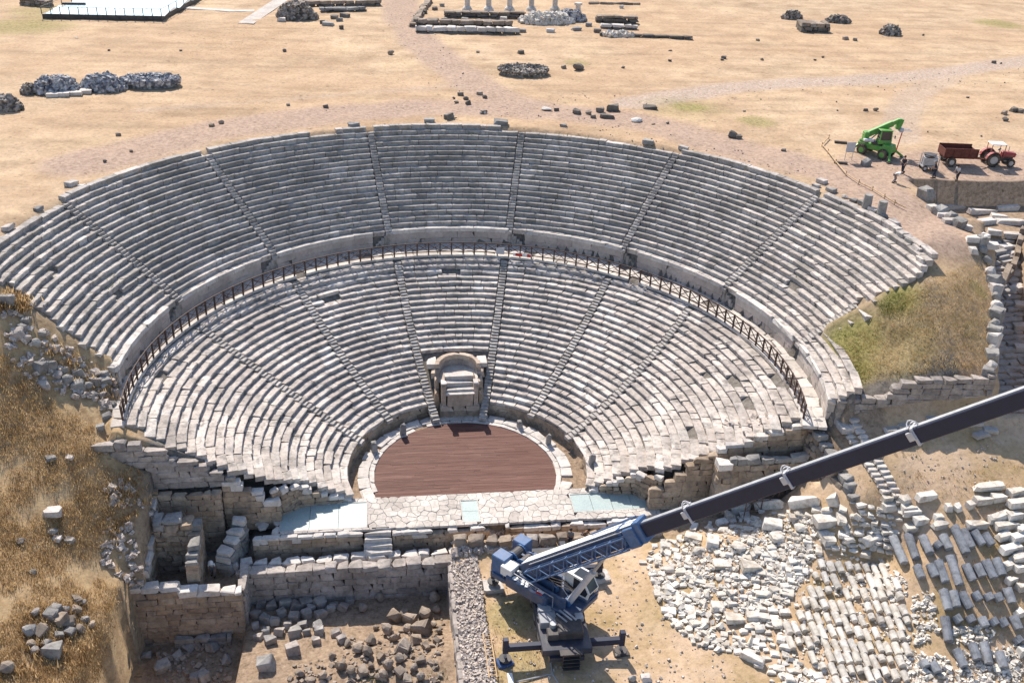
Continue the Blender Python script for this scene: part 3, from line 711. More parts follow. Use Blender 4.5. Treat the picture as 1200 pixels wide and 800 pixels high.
# ------------------------------------------------------------------ stage terrace and its walls
def stage():
    root = tag(thing('pavement', None, None, (-1, -5, ZST)), kind='structure')
    holes = [(-14.4, -7.9, -6.6, -3.5), (-.62, .72, -6.55, -3.9), (8.15, 14.5, -6.0, -3.75)]
    R = random.Random(12); pts = []; ny = 6; dy = 3.85/ny
    nx = int(31.3/.66)
    for iy in range(-1, ny+1):
        for ix in range(-1, nx+1): pts.append((-16.3+(ix+.5+.5*(iy % 2)+R.uniform(-.46, .46))*.66, -6.88+(iy+.5+R.uniform(-.30, .30))*dy))
    def clip(poly, a, b, c_):                              # keep a*x+b*y <= c
        out = []
        for (x0, y0), (x1, y1) in zip(poly, poly[1:]+poly[:1]):
            d0 = a*x0+b*y0-c_; d1 = a*x1+b*y1-c_
            if d0 <= 0: out.append((x0, y0))
            if d0*d1 < 0: t_ = d0/(d0-d1); out.append((x0+(x1-x0)*t_, y0+(y1-y0)*t_))
        return out
    for px_, py_ in pts:
        poly = [(px_-1.2, py_-1.2), (px_+1.2, py_-1.2), (px_+1.2, py_+1.2), (px_-1.2, py_+1.2)]
        for qx, qy in pts:
            if (qx, qy) != (px_, py_) and abs(qx-px_) < 2 and abs(qy-py_) < 2:
                dx, dy_ = qx-px_, qy-py_; poly = clip(poly, dx, dy_, (qx*qx+qy*qy-px_*px_-py_*py_)/2-.009*math.hypot(dx, dy_))
                if not poly: break
        for a, b, c_ in ((1, 0, 14.95), (-1, 0, 16.35), (0, 1, -3.02), (0, -1, 6.88)):
            if poly: poly = clip(poly, a, b, c_)
        for hx0, hx1, hy0, hy1 in holes:                   # stop at the glass panels
            if not poly: break
            mx = sum(q[0] for q in poly)/len(poly); my = sum(q[1] for q in poly)/len(poly)
            if hx0-.9 < mx < hx1+.9 and hy0-.9 < my < hy1+.9:
                cand = [clip(poly, 1, 0, hx0-.05), clip(poly, -1, 0, -hx1-.05), clip(poly, 0, 1, hy0-.05), clip(poly, 0, -1, -hy1-.05)]
                inside = any(hx0-.05 < q[0] < hx1+.05 and hy0-.05 < q[1] < hy1+.05 for q in poly) or (hx0 < mx < hx1 and hy0 < my < hy1)
                if inside:
                    def area(p_): return abs(sum(p_[k][0]*p_[(k+1) % len(p_)][1]-p_[(k+1) % len(p_)][0]*p_[k][1] for k in range(len(p_))))/2 if len(p_) > 2 else 0
                    poly = max(cand, key=area)
        if len(poly) < 3: continue
        mx = sum(q[0] for q in poly)/len(poly); my = sum(q[1] for q in poly)/len(poly)
        if abs(sum(poly[k][0]*poly[(k+1) % len(poly)][1]-poly[(k+1) % len(poly)][0]*poly[k][1] for k in range(len(poly))))/2 < .03: continue
        if mx < -14.6 and R.random() < .35: continue
        bm = bmesh.new(); n_ = len(poly); zz = R.gauss(0, .012)
        top = [bm.verts.new((mx+(x-mx)*.96, my+(y-my)*.96, zz+R.uniform(-.008, .008))) for x, y in poly]; mid = [bm.verts.new((x, y, zz-.02)) for x, y in poly]; bot = [bm.verts.new((x, y, -.2)) for x, y in poly]
        bm.faces.new(top)
        for k in range(n_): bm.faces.new((mid[k], mid[(k+1) % n_], top[(k+1) % n_], top[k])); bm.faces.new((bot[k], bot[(k+1) % n_], mid[(k+1) % n_], mid[k]))
        bmesh.ops.translate(bm, vec=(1, 5, 0), verts=bm.verts); bmesh.ops.recalc_face_normals(bm, faces=bm.faces)
        local('paving_stone', finish(bm, 'paving_stone', 'paving_stone'), root)
    core = bmesh.new()
    add_box(core, (6.3, 3.4, .9), T(-4.45, -5.0, .25)); add_box(core, (6.8, 3.4, .9), T(4.5, -5.0, .25))
    o = local('terrace_fill', finish(core, 'terrace_fill', 'bed_stone'), root); o.location = -root.location
    G_LAB = ['long pale glass floor panel on the left part of the stage terrace', 'small upright glass floor panel in the middle of the stage terrace', 'greenish glass floor panel on the right part of the stage terrace']
    for (x0, x1, y0, y1), lab, n in zip(holes, G_LAB, (3, 2, 4)):
        t = thing('glass_floor', lab, 'glass floor', ((x0+x1)/2, (y0+y1)/2, ZST-.06), 'glass floors over the dig')
        for k in range(n):
            if n == 2: sz = (x1-x0-.03, (y1-y0)/n-.03, .05); off = (0, (k-.5)*(y1-y0)/n, 0)
            else: sz = ((x1-x0)/n-.03, y1-y0-.03, .05); off = ((k-(n-1)/2)*(x1-x0)/n, 0, 0)
            local('pane', box_mesh('pane', sz, 'glass_floor'), t, off)
        fr_ = bmesh.new()
        for yy in (y0, y1): add_box(fr_, (x1-x0+.08, .07, .12), T(0, yy-(y0+y1)/2, .01))
        for xx in (x0, x1): add_box(fr_, (.07, y1-y0-.08, .12), T(xx-(x0+x1)/2, 0, .008))
        local('frame', finish(fr_, 'frame', 'pale_stone'), t)
stage()
def ragged(base, amp, seed):
    R = random.Random(seed); ks = [R.uniform(-1, 1) for _ in range(24)]
    return lambda t: base(t) + amp*ks[min(23, int(t*24))] if callable(base) else base+amp*ks[min(23, int(t*24))]
masonry('stage_wall', 'brown stage wall with pale top blocks in the sunken corridor, left of the glass stair', (-16.3, -7.05), (-8.2, -7.05), .5, -1.5, ragged(.8, .10, 3), .42, 1.0, 'wall_stone', cap='pale_stone')
masonry('stage_wall', 'brown stage wall in the sunken corridor between the glass stair and the terrace', (-6.0, -7.05), (1.4, -7.05), .5, -1.5, ragged(.72, .10, 5), .42, 1.0, 'wall_stone', cap='pale_stone')
masonry('stage_wall', 'low brown stage wall behind the crane', (2.6, -7.05), (13.2, -7.05), .5, -.2, ragged(.72, .12, 6), .40, 1.2, 'wall_stone', cap='pale_stone')
st = thing('stair', 'short flight of four pale steps at the end of the left glass floor', 'steps', (-7.1, -7.4, -.6))
for k in range(4): place('step', lib_rand('block', 'pale_stone', 6), st, (-7.1, -6.95-.42*k, .35-.28*k), (0, 0, 0), (2.0, .45, .9))
place('riser_board', box_mesh('riser_board', (1.3, .06, .12), 'chassis_dark'), st, (-6.9, -6.72, .88))
# front wall over the pit: upper pale row behind, big worn blocks in front
masonry('front_wall', 'tall wall of grey brown blocks with a big worn top course behind the pit', (-17.3, -9.35), (-1.7, -9.35), .9, -3.5, ragged(-.22, .06, 8), .56, 1.15, 'wall_stone_grey', jit=.02)
rw_ = thing('block_row', 'row of large pale blocks laid along the wall top behind the pit', 'blocks', (-10, -8.4, -.3))
x = -18.2
while x < -1.8:
    l = random.uniform(.9, 1.5)
    place('wall_block', lib_rand('worn', 'pale_stone'), rw_, (x+l/2, -8.3+.1*random.uniform(-1, 1), -.72), (0, 0, random.gauss(0, .05)), (l*.95, .75, .8)); x += l+.04
rw_ = thing('block_row', 'row of rough brown blocks lying behind the blue crane', 'blocks', (4, -8.8, 0))
x = -1.5
while x < 13.5:
    l = random.uniform(.8, 1.4); zz = hz(x+l/2, -8.5)
    place('wall_block', lib_rand('worn', random.choice(('wall_stone', 'wall_stone_grey', 'rubble_brown'))), rw_, (x+l/2, -8.75+.025*x+random.gauss(0, .06), zz+.28), (random.gauss(0, .05), random.gauss(0, .05), random.gauss(0, .08)), (l*.97, .8, .75)); x += l+.03

# ------------------------------------------------------------------ left ruins
masonry('side_wall', 'sloping retaining wall under the left end of the seats, stepping down to the right', (-27.6, -5.0), (-17.4, -5.0), .6, 4.3, lambda t: np.interp(t, [0, .12, .3, .48, .6, .75, .9, 1], [8.0, 8.3, 8.45, 7.6, 6.9, 6.3, 5.4, 4.9]), .5, 1.2, 'wall_stone_grey', cap='wall_stone_grey', jit=.02)
masonry('side_wall', 'brown wall below the lowest seats on the left, steps down beside the glass floor', (-18.4, -5.1), (-14.3, -5.1), .6, .2, lambda t: np.interp(t, [0, .25, .5, .75, 1], [4.9, 4.6, 4.0, 3.3, 2.4]), .5, 1.1, 'wall_stone', cap='pale_stone', jit=.02)
masonry('inner_wall', 'grey brown wall of the sunken rooms below the left side wall', (-23.6, -5.9), (-18.4, -5.9), .5, -1.2, ragged(4.3, .12, 11), .5, .9, 'wall_stone', jit=.02)
masonry('pier', 'thick ruined pier with a rubble top between the sunken rooms', (-22.9, -7.8), (-20.2, -7.8), 1.3, -1.2, ragged(3.6, .25, 12), .48, .95, 'wall_stone', jit=.025, cap='rubble_grey', lib_kind='worn')
masonry('cross_wall', 'narrow broken cross wall running towards the viewer from the ruined pier', (-20.0, -10.9), (-20.0, -7.6), .85, -1.2, lambda t: np.interp(t, [0, .5, 1], [1.9, 2.8, 3.4]), .5, .9, 'wall_stone', jit=.025, cap='rubble_grey')
masonry('room_wall', 'left side wall of the sunken room with pale blocks on top beside the dry hill', (-23.2, -11.2), (-23.2, -5.6), .7, -1.2, lambda t: np.interp(t, [0, .4, .7, 1], [1.7, 2.4, 3.2, 5.2]), .5, 1.0, 'wall_stone', jit=.02, cap='pale_stone')
masonry('rubble_wall', 'diagonal tumbled wall with a broken white stone on top left of the stage', (-18.3, -9.0), (-17.2, -6.0), 1.1, -1.4, lambda t: np.interp(t, [0, .5, 1], [.7, 1.4, 2.4]), .5, .8, 'rubble_grey', jit=.05, cap='pale_stone', lib_kind='worn')
masonry('court_wall', 'high reddish brown wall closing the deep left pit, pale blocks along its top', (-24.4, -11.75), (-16.6, -11.75), .8, -5.2, ragged(lambda t: 1.25-1.1*t, .05, 14), .5, 1.1, 'wall_stone', jit=.016, cap='pale_stone')
masonry('court_wall', 'short return wall joining the two levels of the pit walls', (-16.75, -11.7), (-16.75, -9.0), .6, -3.6, .05, .5, 1.0, 'wall_stone_grey', jit=.016)
masonry('pit_ledge', 'low dark stone ledge in the shade of the deep left pit', (-21.5, -12.5), (-17.6, -12.5), .5, -4.6, -3.4, .4, 1.1, 'rubble_grey', jit=.03)
masonry('end_wall', 'low stepped end of the lowest seats above the left glass floor', (-13.3, -3.55), (-9.1, -3.1), .5, .3, lambda t: np.interp(t, [0, .3, .6, 1], [2.9, 2.3, 1.7, 1.05]), .42, .8, 'wall_stone', cap='pale_stone', jit=.04, lib_kind='worn')
masonry('end_wall', 'rough corner wall joining the lowest left seats to the brown side wall', (-15.0, -4.9), (-13.2, -3.6), .5, .3, lambda t: 3.6-.7*t, .42, .8, 'wall_stone', cap='pale_stone', jit=.04, lib_kind='worn')
masonry('end_wall', 'rough corner wall joining the lowest right seats to the brown side wall', (13.5, -4.0), (15.1, -5.6), .5, .3, lambda t: 2.9+.8*t, .42, .8, 'wall_stone', cap='pale_stone', jit=.04, lib_kind='worn')
masonry('end_wall', 'low stepped end of the lowest seats above the right glass floor', (9.8, -3.5), (13.6, -3.95), .5, .3, lambda t: np.interp(t, [0, .3, .6, 1], [1.05, 1.7, 2.3, 2.9]), .42, .8, 'wall_stone', cap='pale_stone', jit=.04, lib_kind='worn')
# rubble wall top between pit and crane
def strip():
    root = thing('rubble_wall', 'wide wall with a loose gravel top between the pit and the blue crane', 'wall', (-1, -18, -3))
    fb = bmesh.new(); add_box(fb, (2.0, 17.6, .5), T(.2, -.2, 2.8)); local('wall_fill', finish(fb, 'wall_fill', 'pale_rubble'), root)
    masonry('', '', (-1.95, -27), (-1.75, -9.8), .5, -3.6, .02, .55, 1.0, 'wall_stone_grey', root=root)
    bm = bmesh.new(); R = random.Random(3)
    me0 = lib('boulder', 2, 'rubble_grey')
    for i in range(2600):
        y = R.uniform(-27, -9.4); x = -1.75+R.uniform(0, 1.95)+.0*y; sc = R.choice((.08, .11, .15, .19, .25)) 
        q = bmesh.ops.create_cube(bm, size=1)['verts']
        m = T(x, y, .06+sc*.12) @ Euler((R.uniform(0, 6), R.uniform(0, 6), R.uniform(0, 6))).to_matrix().to_4x4() @ Matrix.Diagonal((sc, sc*R.uniform(.6, 1), sc*R.uniform(.5, .9), 1))
        bmesh.ops.transform(bm, matrix=m, verts=q)
    bmesh.ops.translate(bm, vec=-root.location, verts=bm.verts)
    o = local('gravel_top', finish(bm, 'gravel_top', 'pale_rubble'), root); o['kind'] = 'stuff'
def rubble_mat():
    n = NB('pale_rubble'); f = n.noise(5, 2, .9)
    n.done(n.ramp(f, [(.38, (.29,.235,.20)), (.5, (.42,.36,.315)), (.62, (.60,.54,.49))]), .92, .15)
rubble_mat()
strip()

# ------------------------------------------------------------------ right-hand walls
masonry('side_wall', 'stepped brown wall under the bright seats on the right', (14.0, -5.9), (19.0, -6.05), .6, .6, lambda t: np.interp(t, [0, .2, .5, .8, 1], [2.3, 3.2, 4.5, 5.6, 6.1]), .5, 1.15, 'wall_stone', cap='wall_stone', jit=.02)
masonry('side_wall', 'upper brown wall under the right end of the lower seats, half in shade', (19.0, -5.9), (26.4, -5.9), .6, 5.0, lambda t: np.interp(t, [0, 1], [6.3, 8.7]), .5, 1.2, 'wall_stone', cap='pale_stone', jit=.02)
masonry('passage_wall', 'sunny brown wall of the right side passage behind the long boom', (19.6, -7.2), (25.8, -7.2), .6, .8, ragged(6.3, .35, 21), .55, 1.0, 'wall_stone', cap='rubble_grey', jit=.02)
masonry('pier', 'square brown pier with a white cap stone at the right side passage', (18.6, -7.3), (19.7, -7.3), 1.1, .8, 6.1, .6, 1.1, 'wall_stone', cap='pale_stone', jit=.01)
masonry('rubble_wall', 'rough wall of broken stones running forward from the end of the walkway fence', (26.2, -6.3), (27.6, -12.4), .9, 1.5, lambda t: np.interp(t, [0, 1], [8.9, 5.9])+.2*math.sin(t*40), .5, .7, 'rubble_brown', cap='rubble_grey', jit=.05, lib_kind='worn')
masonry('terrace_wall', 'wall of brown blocks with a stepped top holding the grass bank on the right', (27.7, -6.3), (39.3, -7.4), .7, 7.2, lambda t: np.interp(t, [0, .12, .3, .301, .45, .451, .9, .901, 1], [10.6, 10.9, 11.2, 11.8, 12.0, 12.6, 12.8, 13.2, 13.1]), .48, 1.1, 'wall_stone_grey', cap='wall_stone_grey', jit=.02)
# ------------------------------------------------------------------ loose stones
def stone(name, label, cat, group, p, size, kind, mat, rz=0, tilt=0, sink=.12, idx=None):
    """one stone resting on the ground at p (its footprint centre)"""
    me = lib_rand(kind, mat) if idx is None else lib(kind, idx, mat)
    o = bpy.data.objects.new(name, me); COL.objects.link(o)
    o.location = (p[0], p[1], p[2]+size[2]*(.5-sink)); o.rotation_euler = (random.gauss(0, tilt), random.gauss(0, tilt), rz); o.scale = size
    return tag(o, label, cat, group)
def lying(px0, py0, px1, py1, dia, name, label, cat, group, mat, kind='drum'):
    a, b = G_many([(px0, py0), (px1, py1)]); a = Vector(a); b = Vector(b); d = b-a
    L = d.length; mid = (a+b)/2
    o = bpy.data.objects.new(name, lib_rand(kind, mat)); COL.objects.link(o)
    o.rotation_euler = (0, -math.asin(max(-1, min(1, d.z/L))), math.atan2(d.y, d.x)); o.location = mid+Vector((0, 0, dia*.42)); o.scale = (max(.4, L-dia*.55), dia, dia)
    return tag(o, label, cat, group)

# grey granite column shafts: pixel ends (in a 3.075x enlargement) and what singles each out
SH = [(258,275,308,385),(315,270,350,370),(365,275,400,350),(438,270,470,335),(480,240,530,350),(510,250,550,330),(548,255,590,320),(585,265,625,320),
      (345,380,370,440),(392,375,420,435),(422,360,455,455),(465,345,505,465),(520,375,555,450),(560,375,590,435),(590,360,630,440),(630,355,660,430),
      (440,465,465,555),(475,470,495,545),(505,475,545,550),(550,475,580,520),(595,480,620,520),(630,480,655,525),(668,460,695,530),
      (448,565,465,670),(480,560,510,600),(530,560,555,600),(575,565,600,615),(610,570,640,610),(645,570,675,615),(690,560,720,625),(700,640,725,670),
      (545,660,570,735),(585,655,610,750),(640,690,665,765),(485,680,525,760),(410,300,440,330),(365,725,390,760),(400,730,430,780)]
ROWN = [(8, 'back row'), (8, 'second row'), (7, 'third row'), (8, 'fourth row'), (3, 'front row')]
PLC = ['leftmost', 'second from the left', 'third from the left', 'fourth from the left', 'fifth from the left', 'sixth from the left', 'second from the right', 'rightmost']
k = 0
for n, nm in ROWN:
    for j in range(n):
        x0, y0, x1, y1 = SH[k]; k += 1
        pl = PLC[j] if j < n-2 else ('rightmost' if j == n-1 else 'second from the right')
        ln = math.hypot(x1-x0, y1-y0)
        kindw = 'long shaft' if ln > 95 else ('shaft' if ln > 60 else 'short drum')
        lying(960+x0/3.075, 540+y0/3.075, 960+x1/3.075, 540+y1/3.075, .64 if ln > 50 else .66, 'column_shaft', f'grey granite column {kindw}, {pl} in the {nm} of grey shafts', 'column', 'grey column shafts on the stone field', 'granite_grey')
for (x0, y0, x1, y1), lab in zip(SH[k:], ['broken grey column piece at the lower end of the grey shafts', 'small square grey stone between the first and second pair of grey shafts', 'small dark grey drum near the bottom edge left of the grey shafts', 'grey drum beside a smaller dark one near the bottom edge']):
    lying(960+x0/3.075, 540+y0/3.075, 960+x1/3.075, 540+y1/3.075, .62, 'column_shaft', lab, 'column', None, 'granite_grey')

def inpoly(x, y, poly):
    r = False
    for (ax, ay), (bx, by) in zip(poly, poly[1:]+poly[:1]):
        if (ay > y) != (by > y) and x < (bx-ax)*(y-ay)/(by-ay)+ax: r = not r
    return r
# white drums laid in slanting rows
DR = [(957,652),(985,648),(1010,660),(1037,662),(1058,690),(1064,720),(1070,760),(1062,812),(985,812),(930,765),(914,738),(935,700)]
R = random.Random(21)
drum_seg = []
for row in range(-4, 14):
    bx, by = 950+row*4.2, 640+row*15.5
    bx -= 26; 
    i = -4
    while i < 22:
        x = bx+i*10.4+R.uniform(-1, 1); y = by+i*(-.1)*10+(i*1.7)+R.uniform(-2, 2)
        ln = R.choice((11, 14, 17, 19, 22)); i += 1
        x0, y0, x1, y1 = x, y, x+ln*.40, y+ln*.90
        if inpoly(x0, y0, DR) and inpoly(x1, y1, DR) and R.random() > .06: drum_seg.append((x0, y0, x1, y1, row))
DG = 'white column drums laid in slanting rows'
ORD = ['first', 'second', 'third', 'fourth', 'fifth', 'sixth', 'seventh', 'eighth', 'ninth', 'tenth', 'eleventh', 'twelfth', 'thirteenth', 'fourteenth', 'fifteenth', 'sixteenth', 'seventeenth', 'eighteenth']
rows_used = sorted({q[4] for q in drum_seg}); seen = {}
for x0, y0, x1, y1, rw_k in drum_seg:
    seen[rw_k] = seen.get(rw_k, 0)+1
    ln = math.hypot(x1-x0, y1-y0)
    lab = f'{"long" if ln > 18 else "short" if ln < 13 else "middling"} white column drum, {ORD[seen[rw_k]-1]} from the left in the {ORD[rows_used.index(rw_k)]} slanting row from the back'
    lying(x0, y0, x1, y1, .44+.10*R.random(), 'column_drum', lab, 'column drum', DG, 'marble_white')

# white architectural blocks
BLK = [(752,655),(766,640),(800,622),(850,606),(900,598),(960,596),(1000,588),(1042,588),(1060,604),(1052,646),(1010,655),(985,645),(955,650),(932,695),(911,735),(928,768),(984,812),(912,812),(896,785),(868,767),(845,766),(809,753),(785,732),(773,704),(758,680)]
BARE = [((830,715), 16), ((858,735), 10), ((862,690), 9), ((995,600), 7)]
BIG = [(812,631,20,11,'bright'),(835,636,20,9,''),(818,648,20,10,''),(846,662,19,15,''),(879,665,22,15,''),(865,640,22,14,''),(905,617,22,12,''),(911,631,16,10,''),(938,620,17,13,''),(966,613,24,14,''),(968,632,22,12,''),(985,610,18,14,''),(860,725,22,13,''),(882,723,16,10,''),(820,682,14,16,''),(828,697,16,9,''),(842,712,18,14,'')]
bpts = []; sizes = []
for x, y, sx, sy, _ in BIG: bpts.append((x, y)); sizes.append((sx, sy))
for iv in range(-4, 30):                                    # the rest lie in loose slanting rows
    for iu in range(-4, 34):
        x = 735+iu*11.2+iv*2.4+R.uniform(-2.6, 2.6); y = 560+iv*8.6+iu*2.3+R.uniform(-1.8, 1.8)
        if len(bpts) >= 300 or not inpoly(x, y, BLK) or any(math.hypot(x-c_[0], y-c_[1]) < rr for c_, rr in BARE): continue
        if any(abs(x-a)/(s_[0]*.5+4) < 1 and abs(y-b)/(s_[1]*.5+3) < 1 for (a, b), s_ in zip(bpts[:17], sizes[:17])): continue
        sz = R.choice((6.5, 8, 9, 10, 11.5, 13)); bpts.append((x, y)); sizes.append((sz, sz*R.uniform(.6, .8)))
P3 = G_many(bpts)
BG = 'loose white blocks of the stone field'
for i, (p, sz, q) in enumerate(zip(P3, sizes, bpts)):
    ppm = FOC/((Vector(p)-CAM_LOC).dot(_fwd))
    sx = sz[0]/ppm; sy = sx*R.uniform(.55, .9); hgt = max(.16, sx*R.uniform(.26, .45))
    kind = R.choices(('block', 'worn', 'boulder'), (.5, .35, .15))[0]
    h_ = 'far left' if q[0] < 800 else 'left' if q[0] < 850 else 'centre' if q[0] < 920 else 'right' if q[0] < 985 else 'far right'
    v_ = 'back' if q[1] < 635 else 'upper' if q[1] < 675 else 'lower' if q[1] < 730 else 'front'
    adj = 'large' if sz[0] > 14.5 else ('middling' if sz[0] > 9.5 else 'small')
    nm = 'marble_block' if kind != 'boulder' else 'marble_boulder'
    stone(nm, f'{adj} white {"squared" if kind == "block" else "broken" if kind == "worn" else "rounded"} marble block in the {v_} {h_} of the loose blocks', 'marble block', BG, p, (sx, sy, hgt), kind, 'marble_white', rz=R.choice((-.15, -.05, -.25, -.15, 1.3))+R.gauss(0, .16), tilt=.06)
# right-hand rows of long white blocks
RB = [(1158,572,38,9),(1151,588,22,8),(1169,585,17,9),(1190,578,22,9),(1192,592,26,9),(1170,608,32,10),(1145,617,26,8),(1188,606,20,9),(1178,618,28,9),(1196,622,14,10),(1175,630,18,10),(1192,632,20,9),(1184,645,26,10),(1192,655,18,9),(1180,665,12,10),(1194,668,12,11),(1184,682,13,11),(1196,690,12,10),(1193,720,9,9),(1197,765,10,16),
      (1042,596,18,10),(1064,598,17,8),(1067,602,22,9),(1085,584,24,9),(1060,588,14,12),(1039,587,12,10),(1023,634,26,10),(1078,612,16,8),(1100,617,18,7),(1066,621,14,8),(1122,597,9,8),(1111,597,9,8),(1136,594,9,8),(1099,609,10,7)]
P3 = G_many([(a, b) for a, b, _, _ in RB])
names_r = ['topmost long', 'second', 'third', 'fourth', 'fifth', 'sixth', 'seventh', 'eighth', 'ninth', 'tenth']
for i, ((x, y, wpx, hpx), p) in enumerate(zip(RB, P3)):
    ppm = FOC/((Vector(p)-CAM_LOC).dot(_fwd)); sx = wpx/ppm
    where = 'stacked near the right edge' if x > 1130 else 'along the upper edge of the stone field'
    shape = 'long' if wpx > 24 else ('squared' if wpx > 13 else 'small')
    stone('marble_block', f'{shape} white marble block {where}, {"above" if y < 600 else "beside" if y < 650 else "below"} the grey shafts', 'marble block', 'white blocks round the grey shafts', p, (sx, .62 if wpx > 13 else .5, .5), R.choice(('block', 'block', 'worn')), 'marble_white', rz=.15+R.gauss(0, .1), tilt=.04)
# small rubble between them
def rubble(name, label, polys, n, smin, smax, mat, zoff=0.0, cat='rubble', flat=.7):
    R = random.Random(len(name)*7+n); pts = []
    x0 = min(a for pl in polys for a, b in pl); x1 = max(a for pl in polys for a, b in pl); y0 = min(b for pl in polys for a, b in pl); y1 = max(b for pl in polys for a, b in pl)
    while len(pts) < n:
        x = R.uniform(x0, x1); y = R.uniform(y0, y1)
        if any(inpoly(x, y, pl) for pl in polys): pts.append((x, y))
    P3 = G_many(pts); bm = bmesh.new()
    for p in P3:
        sc = R.uniform(smin, smax)*R.choice((.6, .8, 1, 1.2)); q = bmesh.ops.create_cube(bm, size=1)['verts']
        for v in q: v.co += Vector((R.uniform(-.15, .15), R.uniform(-.15, .15), R.uniform(-.12, .12)))
        m = T(p[0], p[1], p[2]+sc*.22+zoff) @ Euler((R.gauss(0, .4), R.gauss(0, .4), R.uniform(0, 6))).to_matrix().to_4x4() @ Matrix.Diagonal((sc, sc*R.uniform(.6, 1), sc*flat*R.uniform(.6, 1.1), 1))
        bmesh.ops.transform(bm, matrix=m, verts=q)
    o = bpy.data.objects.new(name, finish(bm, name, mat)); COL.objects.link(o)
    return tag(o, label, cat, None, 'stuff')
def marble_mix():
    n = NB('marble_bits'); f = n.noise(2.2, 2, .9)
    n.done(n.ramp(f, [(.36, (.42,.37,.31)), (.5, (.62,.57,.50)), (.64, (.74,.69,.63))]), .92, .15)
marble_mix()
rubble('marble_rubble', 'small white marble fragments strewn between the blocks and drums', [[(1067,700),(1092,690),(1100,740),(1072,760)],[(1117,735),(1165,735),(1165,755),(1117,755)],[(1060,760),(1110,770),(1120,812),(1060,812)],[(1120,765),(1200,755),(1200,812),(1120,812)], [(860,620),(960,600),(955,650),(930,700),(870,720),(820,700),(790,660)], [(1030,655),(1062,680),(1062,700),(1036,690)]], 2300, .12, .30, 'marble_bits')
rubble('marble_rubble', 'fist to bucket sized white stones filling the gaps of the block field', [[(760,650),(850,608),(960,600),(1040,592),(1050,645),(985,648),(950,655),(915,730),(880,770),(820,750),(785,725),(765,690)],[(915,760),(985,812),(915,812)]], 420, .24, .46, 'marble_white', flat=.6)
rubble('marble_rubble', 'white stone chips lying between the rows of white column drums', [[(957,652),(985,648),(1037,662),(1064,720),(1070,800),(985,812),(930,765),(914,738),(935,700)]], 700, .10, .26, 'marble_bits')
rubble('marble_rubble', 'white fragments at the left foot of the stone field by the bare ground', [[(752,655),(766,640),(800,622),(830,640),(835,700),(850,765),(809,753),(785,732),(773,704),(758,680)], [(930,768),(985,790),(985,812),(905,812)]], 330, .14, .36, 'marble_bits')
lying(866,766,897,781, .5, 'marble_beam', 'long narrow white beam lying on bare ground below the block field', 'stone beam', None, 'marble_white', 'block')
stone('field_stone', 'lone rounded grey stone on the ground right of the front outrigger', 'stone', None, G(741,797), (.6, .55, .5), 'boulder', 'rubble_grey')
stone('field_stone', 'pale squared stone lying at the bottom edge beside the crane', 'stone', None, G(757,796), (.7, .5, .4), 'worn', 'pale_stone')
# long white blocks along the passage
for i, (a, b, c_, d_) in enumerate([(852,601,880,596),(884,596,920,592),(922,594,962,588),(966,590,984,588),(846,608,860,607)]):
    lying(a, b, c_, d_, .75, 'marble_beam', ['pale long block below the boom at the left of the passage edge', 'white block with an oval groove along the passage edge', 'long grey white block along the passage edge below the scaffold', 'short pale block at the right end of the passage edge row', 'low pale block at the start of the passage edge row'][i], 'stone beam', 'long blocks along the passage edge', 'marble_white', 'block')
# dark timbers and a scaffold in the passage
for i in range(5):
    y0 = -8.3-.42*i; lb = bar_mesh('log', (0, 0, 0), (3.0, -.1, .05), .34, 'timber_dark', 8)
    o = place('log', lb, None, (26.3-.05*i, y0, 4.9-.28*i)); tag(o, ['topmost', 'second', 'third', 'fourth', 'lowest'][i]+' dark round log of the stack beside the rough wall', 'log', 'dark logs stacked in the passage')
sc_ = thing('scaffold', 'thin rusty scaffold frames standing in the right side passage under the boom', 'scaffold', (23.5, -8.4, 1.5))
for i in range(5):
    x = 21+1.25*i; place('standard', bar_mesh('standard', (0, 0, 0), (0, 0, 3.0), .09, 'steel_strut', 6), sc_, (x, -8.5, 1.3))
    if i < 4:
        for z in (2.2, 3.1, 4.2): place('ledger', bar_mesh('ledger', (0, 0, 0), (1.25, 0, 0), .07, 'steel_strut', 6), sc_, (x, -8.5, z))
        place('brace', bar_mesh('brace', (0, 0, 0), (1.25, 0, 1.9), .05, 'steel_strut', 6), sc_, (x, -8.45, 2.2)); place('brace', bar_mesh('brace', (0, 0, 1.9), (1.25, 0, 0), .05, 'steel_strut', 6), sc_, (x, -8.55, 2.2))
# white paving beside the rough wall and stairs below the end of the walkway
pv = tag(thing('path_slabs', None, None, (29, -9, 7)), kind='structure')
for i in range(16):
    for j in range(2):
        y = -7.2-.42*i; x = 28.3+.65*j+.10*(i)-.02*i; z = hz(x, y)
        place('paving_slab', lib_rand('block', 'paving_stone'), pv, (x, y, z+.05), (0, 0, random.gauss(0, .08)), (.66, .44, .25))
st = thing('stair', 'worn pale steps in the shade leading down from the end of the walkway', 'steps', (29.6, -7.2, 7.5))
for k in range(7):
    x = 28.2+.72*k; place('step', lib_rand('block', 'pale_stone', 6), st, (x, -7.0-.02*k, 8.75+.06*k), (0, 0, random.gauss(0, .03)), (.8, 1.6, .5))
for i, (x, y, sx, sy) in enumerate([(1045,505,16,8),(1060,500,14,7),(1092,492,12,7),(1120,488,14,8),(1142,497,15,6),(1150,510,20,6),(1160,505,14,7),(1090,508,10,6),(1060,520,14,6),(1030,527,12,6)]):
    p = G(x, y); stone('paving_slab', 'flat worn slab lying in the shade below the grass bank wall', 'slab', 'slabs below the grass bank wall', p, (sx/13, .6, .3), 'block', 'street_slab', rz=random.gauss(0, .2), sink=.2)

